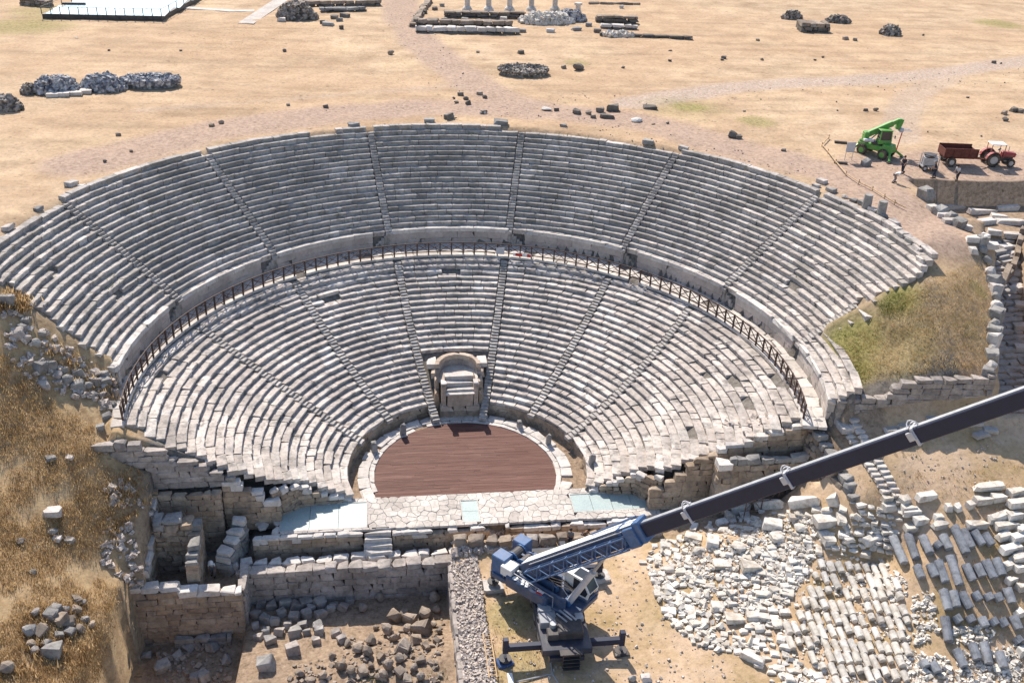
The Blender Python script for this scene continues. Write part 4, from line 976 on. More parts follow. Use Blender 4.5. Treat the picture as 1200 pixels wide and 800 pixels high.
# ------------------------------------------------------------------ right shoulder: street, row of stones, rim stones
sr = tag(thing('street', None, None, (46, 3, 11)), kind='structure')
for i in range(30):
    y = -6.6+.68*i; xc = 48.2+(y-6)*.45
    x = xc-1.5
    while x < xc+1.3:
        l = random.uniform(.7, 1.7); z = hz(x+l/2, y)
        place('street_slab', lib_rand(random.choice(('block', 'worn')), 'street_slab'), sr, (x+l/2, y+random.gauss(0, .04), z+.03), (.0, 0, random.gauss(0, .1)), (l*.95, .64, .3)); x += l
sw = thing('shoulder_wall', 'row of rough pale stones edging the grass bank above the street', 'wall', (45.5, 3, 12))
pts = [(1150,285),(1152,297),(1157,309),(1160,322),(1163,332),(1165,342),(1167,352),(1166,362),(1166,372),(1165,382),(1164,392),(1163,402),(1162,412),(1161,422),(1160,432),(1158,440)]
for (x, y), p in zip(pts, G_many(pts)):
    place('wall_block', lib_rand(random.choice(('worn', 'boulder')), random.choice(('rubble_grey', 'pale_stone', 'rubble_grey'))), sw, (p[0], p[1], p[2]+.25), (random.gauss(0, .1), random.gauss(0, .1), random.uniform(0, 3)), (random.uniform(.8, 1.2), random.uniform(.8, 1.1), random.uniform(.8, 1.3)))
masonry('street_wall', 'broken wall of pale stones at the right edge below the boom tip', (45.6, -8.6), (46.2, -3.6), .9, 5.5, lambda t: 8.3+1.2*t+.2*math.sin(t*30), .55, .8, 'rubble_grey', cap='pale_stone', jit=.05, lib_kind='worn')
cw_ = thing('curved_wall', 'narrow curved mud coloured wall at the right edge beside the paved street', 'wall', (50, 8, 13))
pts = [(1168,345),(1176,334),(1184,322),(1189,308),(1192,294),(1195,282),(1199,272)]
P3 = [Vector(p) for p in G_many(pts)]
for a, b in zip(P3, P3[1:]):
    m_ = (a+b)/2; d = b-a; place('wall_block', lib_rand('block', 'rubble_brown'), cw_, m_+Vector((0, 0, .35)), (0, 0, math.atan2(d.y, d.x)), (d.length*1.05, .5, 1.1))
cs = thing('stair', 'small stair of striped grey steps between the grass bank and the paved street', 'steps', (48.5, 9, 13.5))
p0 = G(1170, 300); 
for k in range(5): place('step', lib_rand('block', 'street_slab'), cs, p0+Vector((.12*k, -.5*k, .35-.28*k)), (0, 0, .3), (1.3, .5, .5))
R = random.Random(5)
pl_ = [(1112,245,34,'long pale kerb stone at the foot of the dug bank'),(1150,250,34,'second long pale kerb stone below the dug bank'),(1180,246,24,'pale kerb stone near the right edge below the dug bank'),(1105,255,12,''),(1092,246,10,''),(1112,262,13,''),(1131,268,12,''),(1140,282,14,''),(1155,262,20,''),(1180,262,22,''),(1165,274,13,''),(1185,278,16,''),(1152,280,8,''),(1160,290,12,''),(1178,292,14,''),(1192,262,16,''),(1170,256,16,''),(1140,296,7,''),(1190,300,12,''),(1192,340,14,''),(1196,360,14,''),(1194,385,12,''),(1196,410,12,'')]
for (x, y, wpx, lab), p in zip(pl_, G_many([(a, b) for a, b, _, _ in pl_])):
    sx = wpx/10.5; stone('ruin_block', lab or f'{"large" if wpx > 15 else "middling" if wpx > 11 else "small"} pale worn block on the excavated pavement, {"back" if y < 264 else "middle" if y < 300 else "front"} {"left" if x < 1140 else "centre" if x < 1170 else "right"} part', 'stone block', None if lab else 'blocks on the excavated pavement', p, (sx, .8 if lab == '' else .6, .5), 'block', R.choice(('pale_stone', 'paving_stone')), rz=R.uniform(-.5, .3), tilt=.04)
for x, y, s_, m_, lab in [(1085,232,1.5,'rubble_grey','big grey stone on the corner of the dug bank'),(1100,252,1.2,'rubble_grey','rough grey stone on the bank edge above the kerb stones'),(1122,266,1.3,'rubble_grey','large grey stone at the tip of the bank edge'),(1112,258,1.1,'rubble_grey','grey stone between two larger ones on the bank edge'),(1014,194,.9,'rubble_grey','small pale stone at the left end of the dig beside the green machine')]:
    stone('bank_stone', lab, 'stone', None, G(x, y), (s_, s_*.8, s_*.75), 'worn', m_, rz=.4, tilt=.1)
rims = [(963,214,1.3,'block'),(956,219,1.0,'block'),(974,224,1.3,'worn'),(990,232,1.1,'boulder'),(1000,236,1.0,'worn'),(1012,240,1.3,'block'),(1024,248,1.4,'block'),(1035,254,1.2,'worn'),(1048,263,1.5,'worn'),(1060,277,1.3,'worn'),(1068,285,1.5,'worn'),(1076,293,1.4,'worn'),(1080,306,1.4,'worn'),(84,217,1.4,'block'),(97,219,.9,'worn'),(45,246,1.0,'worn'),(10,268,1.3,'worn'),(503,143,1.5,'block'),(587,146,2.0,'block'),(526,138,1.6,'block'),(566,133,1.0,'worn'),(415,148,1.6,'worn'),(801,175,1.3,'block'),(660,148,1.0,'worn'),(760,168,1.6,'block')]
for (x, y, s_, kd), p in zip(rims, G_many([(a, b) for a, b, _, _ in rims])):
    side = 'right' if x > 900 else ('left' if x < 300 else 'back')
    stone('rim_stone', f'{"squared" if kd == "block" else "rough"} loose stone on the {side} rim of the upper tier', 'stone', 'loose stones on the rim of the upper tier', p, (s_*.75, s_*.5, s_*.3), kd, random.choice(('seat_stone_lower', 'rubble_grey')), rz=-math.atan2(p[0], p[1]), tilt=.05)
for x, y, lab in [(1015,244,'left of two upright column stubs on the right rim of the upper tier'), (1032,252,'right of two upright column stubs on the right rim of the upper tier')]:
    p = G(x, y); bm = bmesh.new(); add_cyl(bm, .42, 1.3, 14, T(0, 0, .65), .38); o = bpy.data.objects.new('column_stub', finish(bm, 'column_stub', 'rubble_grey')); COL.objects.link(o); o.location = p; tag(o, lab, 'column')

# ------------------------------------------------------------------ left hill, pit and rooms
LBK = [(8,352,17),(22,392,15),(31,397,13),(26,384,10),(44,402,13),(47,430,15),(60,428,14),(53,452,18),(68,440,15),(79,446,16),(92,452,14),(92,437,12),(104,452,12),(112,447,13),(124,446,13),(122,438,11),(109,437,10),(133,460,13),(131,474,10),(127,488,11),(64,408,10),(80,416,9),(75,432,9),(97,428,9),(12,366,10),(30,375,9),(50,390,9),(120,462,10),(110,461,9),(118,500,9),(140,447,9)]
for i, ((x, y, s_), p) in enumerate(zip(LBK, G_many([(a, b+2) for a, b, _ in LBK]))):
    sx = s_/16.0
    grp = 'tumbled blocks below the left end of the upper tier'
    stone('tumbled_block', f'{"large dark" if s_ > 14 else "grey" if s_ > 11 else "small pale"} tumbled block, {"far left" if x < 45 else "middle" if x < 85 else "right"} part of the tumble under the left seats', 'stone block', grp, p, (sx, sx*.75, sx*.8), random.choice(('worn', 'block', 'boulder')), random.choice(('rubble_grey', 'rubble_grey', 'wall_stone_grey')), rz=random.uniform(-.6, .6), tilt=.16, sink=.25)
for x, y, s_, kd, m_, lab in [(62,602,15,'worn','pale_stone','flat bright slab lying alone in the dry grass of the left hill'),(62,624,10,'boulder','rubble_grey','grey stone below the flat slab on the left hill'),(67,632,8,'worn','pale_stone','small pale stone beside a grey one on the left hill'),(82,634,9,'worn','rubble_grey','low stone right of the pair on the left hill'),(24,636,10,'boulder','dark_rock','bluish dark stone at the left edge of the dry hill'),(60,538,9,'worn','rubble_grey','pale stone near the top of the dry hill'),(82,537,7,'worn','pale_stone','tiny pale stone near the top of the dry hill'),(40,672,8,'boulder','dark_rock','dark stone in the grass above the stone heap')]:
    p = G(x, y); sx = s_/14; stone('hill_stone', lab, 'stone', None, p, (sx, sx*.8, sx*.5), kd, m_, rz=random.uniform(-.5, .5), tilt=.1)
HP_ = [(35,742,17,'boulder'),(50,739,11,'worn'),(48,742,13,'block'),(60,723,14,'worn'),(66,716,12,'block'),(77,716,11,'boulder'),(72,728,16,'worn'),(90,717,15,'boulder'),(82,732,14,'worn'),(90,704,11,'worn'),(97,707,10,'boulder'),(94,740,15,'boulder'),(82,742,12,'worn'),(108,734,11,'boulder'),(42,720,12,'boulder'),(62,765,19,'block'),(42,763,11,'boulder'),(8,784,17,'boulder'),(55,755,10,'worn'),(100,727,9,'worn'),(70,745,9,'worn'),(37,756,12,'boulder')]
for (x, y, s_, kd), p in zip(HP_, G_many([(a, b) for a, b, _, _ in HP_])):
    sx = s_/18; stone('heap_stone', f'{"big" if s_ > 14 else "middling" if s_ > 11 else "small"} {"squared" if kd == "block" else "rough" if kd == "worn" else "rounded"} grey stone, {"left" if x < 58 else "middle" if x < 80 else "right"} side of the heap on the left hill', 'stone', 'stones heaped on the lower left hill', p, (sx, sx*.85, sx*.75), kd, random.choice(('rubble_grey', 'rubble_brown', 'wall_stone_grey')), rz=random.uniform(0, 3), tilt=.2)
# pit stones (pixels)
PG = [(292,704,11),(306,709,12),(318,712,13),(334,709,15),(348,712,13),(358,709,14),(376,709,15),(390,712,11),(402,713,12),(300,722,12),(312,728,13),(323,730,12),(345,725,13),(360,722,13),(376,722,13),(387,715,11),(338,735,10),(355,735,11),(372,735,12),(300,735,9),(312,742,10),(327,742,11),(345,744,15),(360,742,9),(374,741,11),(303,748,10),(317,752,13),(343,764,15),(394,745,12),(402,752,12),(371,752,10),(312,782,18),(395,700,10),(405,698,9),(415,700,10),(410,706,9),(330,720,11),(365,714,10)]
for (x, y, s_), p in zip(PG, G_many([(a, b) for a, b, _ in PG])):
    sx = s_/16.5; lit = y > 738
    stone('pit_stone', f'{"big" if s_ > 13 else "middling" if s_ > 10 else "small"} grey building stone {"in the sun" if lit else "in the shade"}, {"left" if x < 325 else "middle" if x < 365 else "right"} part of the grey stones', 'stone', 'grey building stones in the pit', p, (sx, sx*.8, sx*.85), random.choice(('block', 'worn', 'worn')), random.choice(('rubble_grey', 'wall_stone_grey')), rz=random.uniform(-.5, .5), tilt=.15)
PB = [(464,727,17),(453,742,18),(473,722,12),(480,728,15),(497,722,21),(494,740,20),(478,738,13),(508,733,10),(512,752,9),(435,754,16),(420,764,15),(432,768,17),(446,772,10),(474,763,17),(468,775,13),(493,776,11),(400,784,16),(412,788,12),(425,790,13),(455,782,14),(450,793,14),(470,790,13),(485,785,11),(500,760,10),(488,752,12),(441,737,8),(408,756,12),(378,795,14),(352,792,12),(365,800,12),(512,717,12),(462,750,12),(515,742,9),(390,770,9),(435,782,10),(443,795,10),(492,795,12),(478,800,12)]
for (x, y, s_), p in zip(PB, G_many([(a, b) for a, b, _ in PB])):
    sx = s_/17
    stone('pit_boulder', f'{"big" if s_ > 14 else "middling" if s_ > 11 else "small"} brown boulder in the {"upper" if y < 745 else "middle" if y < 775 else "bottom"} {"left" if x < 435 else "centre" if x < 475 else "right"} of the pit slope', 'boulder', 'brown boulders in the pit', p, (sx, sx*.8, sx*.85), random.choice(('boulder', 'worn', 'boulder')), 'rubble_brown', rz=random.uniform(0, 3), tilt=.25, sink=.05)
for x, y, s_ in [(468,690,13),(480,688,12),(490,688,13),(500,690,10),(510,700,12),(445,700,10),(425,712,10)]:
    p = G(x, y+3); stone('pit_boulder', 'dark rounded boulder standing against the shaded foot of the pit wall', 'boulder', 'dark boulders at the foot of the pit wall', p, (s_/14, s_/15, s_/13), 'boulder', 'rubble_brown')
for x, y, s_ in [(238,795,12),(228,797,10),(210,770,9),(190,783,14),(222,760,10),(172,770,9),(250,760,11),(265,775,9)]:
    p = G(x, y); stone('pit_stone', 'bluish stone lying deep in the shaded left corner of the pit', 'stone', 'stones in the deep left corner of the pit', p, (s_/13, s_/16, s_/18), 'worn', 'rubble_grey', rz=random.uniform(0, 3), tilt=.2)
rubble('pit_rubble', 'small broken stones on the floor of the pit', [[(345,778),(395,765),(395,800),(335,800)],[(400,750),(520,725),(520,800),(400,800)],[(180,740),(270,735),(270,800),(190,800)]], 520, .10, .34, 'rubble_brown')
rubble('room_rubble', 'rubble fallen on the ruined walls of the left rooms', [[(120,600),(150,610),(175,690),(150,685),(118,660)],[(165,592),(205,592),(220,605),(180,612)],[(262,600),(285,598),(275,640),(258,655)],[(120,570),(150,560),(165,590),(125,600)]], 150, .2, .45, 'pale_rubble')
rubble('seat_rubble', 'broken bits of seats at the foot of the left seats beside the glass floor', [[(330,574),(392,584),(392,592),(336,594)]], 46, .25, .5, 'marble_bits')
rubble('seat_rubble', 'broken bits of seats on the ledge of the right side passage', [[(850,495),(935,480),(935,492),(850,508)]], 40, .25, .5, 'pale_rubble')
# ------------------------------------------------------------------ blue mobile crane
def crane():
    C0 = Vector((4.95, -15.6, 0)); C0.z = hz(5, -15.6)
    root = thing('mobile_crane', 'dark blue mobile crane on outriggers with a long black boom raised over the theatre', 'crane', C0)
    def mk(nm, mat, fn, par=root, smooth=False):
        bm = bmesh.new(); fn(bm); return local(nm, finish(bm, nm, mat, smooth), par)
    def W(x, y, z): return T(x-C0.x, y-C0.y, z)                # world position -> local
    # carrier
    def chassis(bm):
        add_box(bm, (3.3, 10.0, .5), W(5.0, -15.6, 1.25), .04); add_box(bm, (2.3, 10.4, .35), W(4.95, -15.6, .85))
        for sx in (-1, 1):
            for y in (-11.0, -13.9, -17.2): add_box(bm, (.5, 1.5, .4), W(5.0+sx*1.38, y, 1.55), .05)
    mk('chassis', 'deck_navy', chassis)
    def decktop(bm):
        for y in (-11.5, -13.5, -16.5, -17.9): add_box(bm, (2.2, 1.2, .04), W(4.95, y, 1.53))
        add_box(bm, (1.7, 1.6, .75), W(5.35, -19.0, 1.85), .1); add_box(bm, (.8, .8, .5), W(4.2, -19.4, 1.75), .06)
    mk('engine_deck', 'chassis_dark', decktop)
    def bits(bm):
        for x, y, z, sx, sy, sz, rz in [(5.0,-17.3,1.62,.22,1.2,.1,.5),(5.4,-17.2,1.62,.18,1.3,.1,.4),(5.9,-17.5,1.62,.14,1.1,.1,.35),(5.2,-18.3,2.26,.12,1.2,.06,.6),(5.5,-18.3,2.26,.12,1.2,.06,.6),(4.9,-18.5,2.26,.1,1.0,.06,.6)]:
            add_box(bm, (sx, sy, sz), W(x, y, z) @ Matrix.Rotation(rz, 4, 'Z'))
        add_cyl(bm, .22, .5, 10, W(4.25, -19.0, 2.05)); add_cyl(bm, .16, .7, 10, W(4.25, -19.0, 1.9)); add_box(bm, (.55, .55, .35), W(6.1, -18.4, 2.1), .04)
    mk('hook_gear', 'grey_metal', bits)
    def toolbox(bm):
        v = add_box(bm, (1.15, 1.5, .55), W(4.05, -17.9, 1.75), .03)
        add_box(bm, (.85, .7, .1), W(3.95, -17.3, 2.07))
    mk('toolbox', 'tool_grey', toolbox)
    def ladder(bm):
        for sx in (-.55, .55): add_box(bm, (.07, .07, 1.2), W(5.2+sx, -21.0, .9))
        for i in range(5): add_box(bm, (1.1, .28, .05), W(5.2, -20.9-.06*i, 1.35-.25*i))
        add_box(bm, (1.5, .7, .08), W(5.2, -20.7, 1.45))
    mk('ladder', 'chassis_dark', ladder)
    # wheels
    def wheel_part(x, y):
        wb = bmesh.new(); add_cyl(wb, .72, .55, 20, Matrix.Rotation(math.pi/2, 4, 'Y')); bmesh.ops.bevel(wb, geom=[e for e in wb.edges if len(e.link_faces) == 2 and e.calc_face_angle(0) > 1], offset=.07, segments=2, affect='EDGES')
        o = local('wheel', finish(wb, 'wheel', 'tyre_rubber'), root, (x-C0.x, y-C0.y, .72))
        rb = bmesh.new(); add_cyl(rb, .36, .58, 14, Matrix.Rotation(math.pi/2, 4, 'Y')); local('rim', finish(rb, 'rim', 'grey_metal'), o)
    for y in (-11.4, -14.9, -16.6, -18.4):
        for sx in (-1, 1): wheel_part(5.0+sx*1.3, y)
    # outriggers
    for y, zb in ((-12.65, 1.1), (-19.75, 1.15)):
        def beam(bm, y=y, zb=zb):
            add_box(bm, (3.0, .62, .62), W(4.95, y, zb), .03); add_box(bm, (7.9, .40, .44), W(4.95, y, zb), .03)
        mk('outrigger_beam', 'boom_black', beam)
        for x in (1.05, 8.8):
            o = mk('jack', 'boom_black', lambda bm, x=x, y=y: add_box(bm, (.36, .36, 1.15), W(x, y, 1.35), .02))
            mk('jack_rod', 'grey_metal', lambda bm, x=x, y=y: add_cyl(bm, .10, .7, 12, W(x, y, .55)), par=o)
            mk('foot', 'chassis_dark', lambda bm, x=x, y=y: (add_cyl(bm, .42, .12, 14, W(x, y, .42 if y > -15 else .2)), add_box(bm, (.25, .8, .08), W(x, y, .5 if y > -15 else .28))), par=o)
    # superstructure frame: local x forward along the boom, y to the left
    ang = math.atan2(-.72, .694); S0 = T(4.5-C0.x, -15.4-C0.y, 0) @ Matrix.Rotation(ang, 4, 'Z')
    def U(u, v, z): return S0 @ T(u, v, z)
    def deck(bm):
        add_box(bm, (6.9, 3.1, .4), U(-.4, .1, 1.95), .05); add_box(bm, (3.4, .5, 1.0), U(-.8, -1.45, 2.35), .12); add_box(bm, (2.0, .6, .9), U(-1.6, 1.35, 2.4), .1); add_cyl(bm, 1.25, .5, 24, U(.3, .1, 1.66))
        add_box(bm, (4.6, .18, .95), U(-.1, -1.05, 2.5), .03); add_box(bm, (3.6, .22, 1.25), U(-1.0, -.55, 2.6), .03); add_box(bm, (3.6, .22, 1.25), U(-1.0, .45, 2.6), .03)
        add_box(bm, (1.5, 1.5, .5), U(2.2, 1.15, 2.1), .06)
        add_box(bm, (2.8, .95, .8), U(-.4, -1.15, 2.35), .08)
    mk('superstructure', 'crane_blue', deck)
    for u, v, sx, sy in ((-3.5, -.75, 1.15, 1.05), (-3.45, 1.45, 1.1, 1.0)):
        o = mk('counterweight', 'crane_blue_light', lambda bm, u=u, v=v, sx=sx, sy=sy: add_box(bm, (sx, sy, 1.5), U(u, v, 2.75), .06))
        mk('counterweight_base', 'crane_blue', lambda bm, u=u, v=v, sx=sx, sy=sy: add_box(bm, (sx*1.06, sy*1.06, .5), U(u, v, 1.8), .04), par=o)
    mk('counterweight_slab', 'crane_blue', lambda bm: add_box(bm, (1.2, 3.2, .7), U(-3.3, .35, 2.0), .05))
    for u, v in ((-3.1, .35), (-2.1, .2)):
        o = mk('winch', 'crane_blue_light', lambda bm, u=u, v=v: [add_cyl(bm, .52, .08, 18, U(u, v+dv, 3.0) @ Matrix.Rotation(math.pi/2, 4, 'X')) for dv in (-.5, .5)])
        mk('rope_drum', 'chassis_dark', lambda bm, u=u, v=v: add_cyl(bm, .44, .95, 18, U(u, v, 3.0) @ Matrix.Rotation(math.pi/2, 4, 'X')), par=o)
    mk('cabinet', 'white_paint', lambda bm: add_box(bm, (.95, .95, .75), U(-2.55, -1.1, 2.95), .04))
    def vents(bm):
        for i in range(3): add_cyl(bm, .1, .25, 8, U(-1.9+.2*i, -1.0+.12*i, 3.0))
        add_box(bm, (.5, .3, .3), U(-1.75, -.9, 2.85))
    mk('valve_block', 'grey_metal', vents)
    # marks on the side: two slanted white bars, a round badge, a white and red flag
    def decal_w(bm):
        for du in (0, .34): add_box(bm, (.2, .62, .02), U(-1.15+du, -1.40, 2.866) @ Matrix.Rotation(.5, 4, 'Z'))
        add_cyl(bm, .2, .02, 16, U(-1.75, -1.48, 2.866)); add_box(bm, (.5, .26, .02), U(.35, -1.36, 2.866))
    mk('side_lettering', 'white_paint', decal_w)['kind'] = 'stuff'; mk('marking', 'signal_red', lambda bm: add_box(bm, (.5, .16, .02), U(.35, -1.57, 2.866)))
    # cab
    cabf = U(1.9, 1.05, 2.15)
    def cab_body(bm):
        sec = [(-.95, 0), (.95, 0), (1.15, .75), (.55, 1.65), (-.95, 1.65)]
        vs = [[bm.verts.new(cabf @ Vector((u, v, z))) for u, z in sec] for v in (-.55, .55)]
        for i in range(5): bm.faces.new((vs[0][i], vs[0][(i+1) % 5], vs[1][(i+1) % 5], vs[1][i]))
        bm.faces.new(vs[0][::-1]); bm.faces.new(vs[1]); bmesh.ops.recalc_face_normals(bm, faces=bm.faces)
    cab = mk('cab', 'white_paint', cab_body)
    def cab_glass(bm):
        def pane(pts):
            c_ = sum((Vector(p) for p in pts), Vector())/len(pts); n_ = (Vector(pts[1])-Vector(pts[0])).cross(Vector(pts[2])-Vector(pts[0])).normalized()
            if n_.dot(c_-Vector((0, 0, .8))) < 0: n_ = -n_
            vs = [bm.verts.new(cabf @ (Vector(p)+n_*.012)) for p in pts]; bm.faces.new(vs)
        for v in (-.55, .55): pane([(-.2, v, .35), (.85, v, .35), (1.0, v, .75), (.5, v, 1.5), (-.2, v, 1.5)])
        pane([(1.13, -.46, .78), (1.13, .46, .78), (.62, .46, 1.55), (.62, -.46, 1.55)]); pane([(1.0, -.46, .2), (1.0, .46, .2), (1.12, .46, .66), (1.12, -.46, .66)])
        pane([(-.35, -.4, 1.65), (.42, -.4, 1.65), (.42, .4, 1.65), (-.35, .4, 1.65)])
        bmesh.ops.recalc_face_normals(bm, faces=bm.faces)
    mk('window', 'dark_glass', cab_glass, par=cab)
    # boom
    B0 = Vector((3.45, -14.75, 3.35)); d = (Vector((22.27, -33.09, 28.34))-B0).normalized()
    side = d.cross(Vector((0, 0, 1))).normalized()               # to the right of the boom, towards the viewer
    nrm = side.cross(d).normalized()
    Bm = Matrix(((d.x, side.x, nrm.x, B0.x-C0.x), (d.y, side.y, nrm.y, B0.y-C0.y), (d.z, side.z, nrm.z, B0.z), (0, 0, 0, 1)))
    def seg(bm, s0, s1, wd, ht, z=0): add_box(bm, (s1-s0, wd, ht), Bm @ T((s0+s1)/2, 0, z), .04)
    L1 = 11.0
    boom = mk('boom', 'crane_blue', lambda bm: seg(bm, -.6, L1, .95, 1.2))
    mk('boom_top_plate', 'white_paint', lambda bm: (add_box(bm, (L1+.2, .86, .04), Bm @ T(5.3, 0, .635))), par=boom)
    def head(bm):
        add_box(bm, (.5, 1.15, 1.45), Bm @ T(L1-.1, 0, 0), .05); add_box(bm, (.9, .3, 1.3), Bm @ T(L1-.7, .62, -.1), .04); add_box(bm, (.3, 1.05, 1.35), Bm @ T(L1-1.6, 0, 0), .03)
        add_bar(bm, Bm @ Vector((6.5, -.2, .75)), Bm @ Vector((L1-.3, -.2, .85)), .1)
    mk('boom_collar', 'crane_blue_light', head, par=boom)
    x0 = L1; wd, ht = .76, .90
    for k, s1 in enumerate((14.9, 22.1, 29.6, 38.5)):
        mk('boom_section', 'boom_black', lambda bm: seg(bm, x0-.3, s1, wd, ht), par=boom)
        mk('boom_top_plate', 'grey_metal', lambda bm: add_box(bm, (s1-x0, wd*.55, .03), Bm @ T((x0+s1)/2, 0, ht/2+.016)), par=boom)
        if k < 3:
            mk('section_clamp', 'board_grey', lambda bm: (add_box(bm, (.16, wd+.10, ht+.10), Bm @ T(s1-.05, 0, 0), .02), add_box(bm, (.35, .12, .45), Bm @ T(s1-.2, wd/2+.06, .1), .02), [add_bar(bm, Bm @ Vector((s1+.5*math.sin(a1)*.5, wd/2-.25+.3*math.cos(a1), ht/2+.18+.13*math.sin(2*a1))), Bm @ Vector((s1+.5*math.sin(a1+.5)*.5, wd/2-.25+.3*math.cos(a1+.5), ht/2+.18+.13*math.sin(2*a1+1))), .045) for a1 in np.arange(0, 6.3, .5)]), par=boom)
        x0 = s1; wd -= .035; ht -= .035
    def lattice(bm):
        for zz in (-.62, .18):
            for yy in (.62, 1.05): add_bar(bm, Bm @ Vector((.2, yy, zz)), Bm @ Vector((L1-1, yy, zz)), .085)
        n = 14
        for i in range(n):
            s0 = .2+(L1-1.2)*i/n; s1 = .2+(L1-1.2)*(i+1)/n; za, zb = (-.62, .18) if i % 2 else (.18, -.62)
            for yy in (.62, 1.05): add_bar(bm, Bm @ Vector((s0, yy, za)), Bm @ Vector((s1, yy, zb)), .055)
            add_bar(bm, Bm @ Vector((s0, .62, za)), Bm @ Vector((s0, 1.05, za)), .05)
    mk('lattice_jib', 'crane_blue_light', lattice, par=boom)
    mk('side_rail', 'white_paint', lambda bm: (add_bar(bm, Bm @ Vector((1.5, .55, -.75)), Bm @ Vector((L1-.6, .55, -.75)), .07), add_bar(bm, Bm @ Vector((.5, .52, .45)), Bm @ Vector((L1-.6, .52, .45)), .05)), par=boom)
    # lift cylinder
    pb = U(2.0, -.35, 2.2).translation; pt = Bm @ Vector((7.4, .1, -.62)); pm_ = pb.lerp(pt, .62)
    cyl = mk('lift_cylinder', 'board_grey', lambda bm: add_bar(bm, pb, pm_, .46, 14), smooth=False)
    mk('piston_rod', 'grey_metal', lambda bm: add_bar(bm, pm_, pt, .24, 12), par=cyl)
    mk('cylinder_foot', 'crane_blue_light', lambda bm: add_box(bm, (.5, .7, .6), U(2.0, -.35, 2.25), .05), par=cyl)
    # hoses, rails and ropes
    def hoses(bm):
        for k in range(4):
            pts = [U(-1.6+.9*i, -.1+.16*k+.08*math.sin(i*1.7+k), 2.95+.12*math.sin(i*2.1+k)).translation for i in range(5)]
            for a_, b_ in zip(pts, pts[1:]): add_bar(bm, a_, b_, .07, 6)
        for k in range(3):
            pts = [W(4.3+.5*k, -17.0-.35*i, 1.62+.1*math.sin(i*1.9+k)).translation+Vector((.12*math.sin(i*1.3+k*2), 0, 0)) for i in range(6)]
            for a_, b_ in zip(pts, pts[1:]): add_bar(bm, a_, b_, .07, 6)
    mk('hoses', 'tyre_rubber', hoses)['kind'] = 'stuff'
    def hrail(bm):
        P0 = [U(-2.9, -1.35, 2.2), U(-1.5, -1.4, 2.2), U(0, -1.45, 2.2), U(1.4, -1.4, 2.1)]
        for m_ in P0: add_bar(bm, m_.translation, m_.translation+Vector((0, 0, .9)), .045)
        for a_, b_ in zip(P0, P0[1:]): add_bar(bm, a_.translation+Vector((0, 0, .9)), b_.translation+Vector((0, 0, .9)), .045)
    mk('handrail', 'grey_metal', hrail)
    mk('fuel_tank', 'chassis_dark', lambda bm: (add_box(bm, (.5, 1.6, .6), W(3.65, -13.2, .95), .08), add_box(bm, (.5, 1.6, .6), W(6.25, -13.2, .95), .08)))
    mk('side_box', 'crane_blue_light', lambda bm: (add_box(bm, (.9, .5, .6), U(-1.4, 1.35, 2.4), .04), add_box(bm, (.7, .4, .5), U(.6, -.2, 2.6), .04)))
    # loose outrigger pads and hose
    for x, y, lab in ((1.05, -12.65, 'white concrete pad under the rear left outrigger of the crane'), (8.8, -12.65, 'white concrete pad under the rear right outrigger of the crane')):
        tag(place('outrigger_pad', lib_rand('block', 'pale_stone'), None, (x, y, hz(x, y)+.17), (0, 0, .05), (1.45, 1.2, .36)), lab, 'pad', 'pads under the outriggers', 'thing')
    for x, y, lab, m in ((1.05, -19.75, 'pad wrapped in blue sheet under the front left outrigger', 'cloth_blue'), (8.8, -19.75, 'dark pad under the front right outrigger of the crane', 'chassis_dark')):
        tag(place('outrigger_pad', lib_rand('worn', m), None, (x, y, hz(x, y)+.08), (0, 0, .2), (1.0, .9, .2)), lab, 'pad', 'pads under the outriggers', 'thing')
crane()
# towing frame, planks and ladder lying by the crane
def frame():
    t = thing('tow_frame', 'bent grey steel frame lying on the ground in front of the crane', 'frame', (2.8, -21.6, hz(2.8, -21.6)))
    bm = bmesh.new(); pts = [(-1.2, .1, .1), (1.2, .55, .1), (1.75, -1.2, .1)]
    for a, b in zip(pts, pts[1:]): add_bar(bm, a, b, .1, 8)
    local('bar', finish(bm, 'bar', 'grey_metal'), t)
    bm = bmesh.new(); add_bar(bm, (1.2, .55, .1), (1.25, 1.9, .35), .1, 8); local('bar', finish(bm, 'bar', 'grey_metal'), t)
frame()
lad = thing('wooden_ladder', 'pale wooden ladder lying on the grass at the edge of the gravel wall', 'ladder', (.1, -19.4, .1))
for sx in (-.25, .25): local('rail', bar_mesh('rail', (sx, -1.9, .08), (sx-.02, 1.9, .08), .08, 'timber_pale'), lad)
for k in range(11): local('rung', bar_mesh('rung', (-.25, -1.7+.34*k, .08), (.25, -1.7+.34*k, .08), .05, 'timber_pale'), lad)
for x, y, rz, lab in ((577, 797, .1, 'white plank lying on the grass left of the front outrigger'), (598, 797, .0, 'white block under the left end of the steel frame')):
    p = G(x, y); tag(place('plank', lib_rand('block', 'white_paint'), None, p+Vector((0, 0, .12)), (0, 0, rz), (.35, .9, .25)), lab, 'plank', None, 'thing')

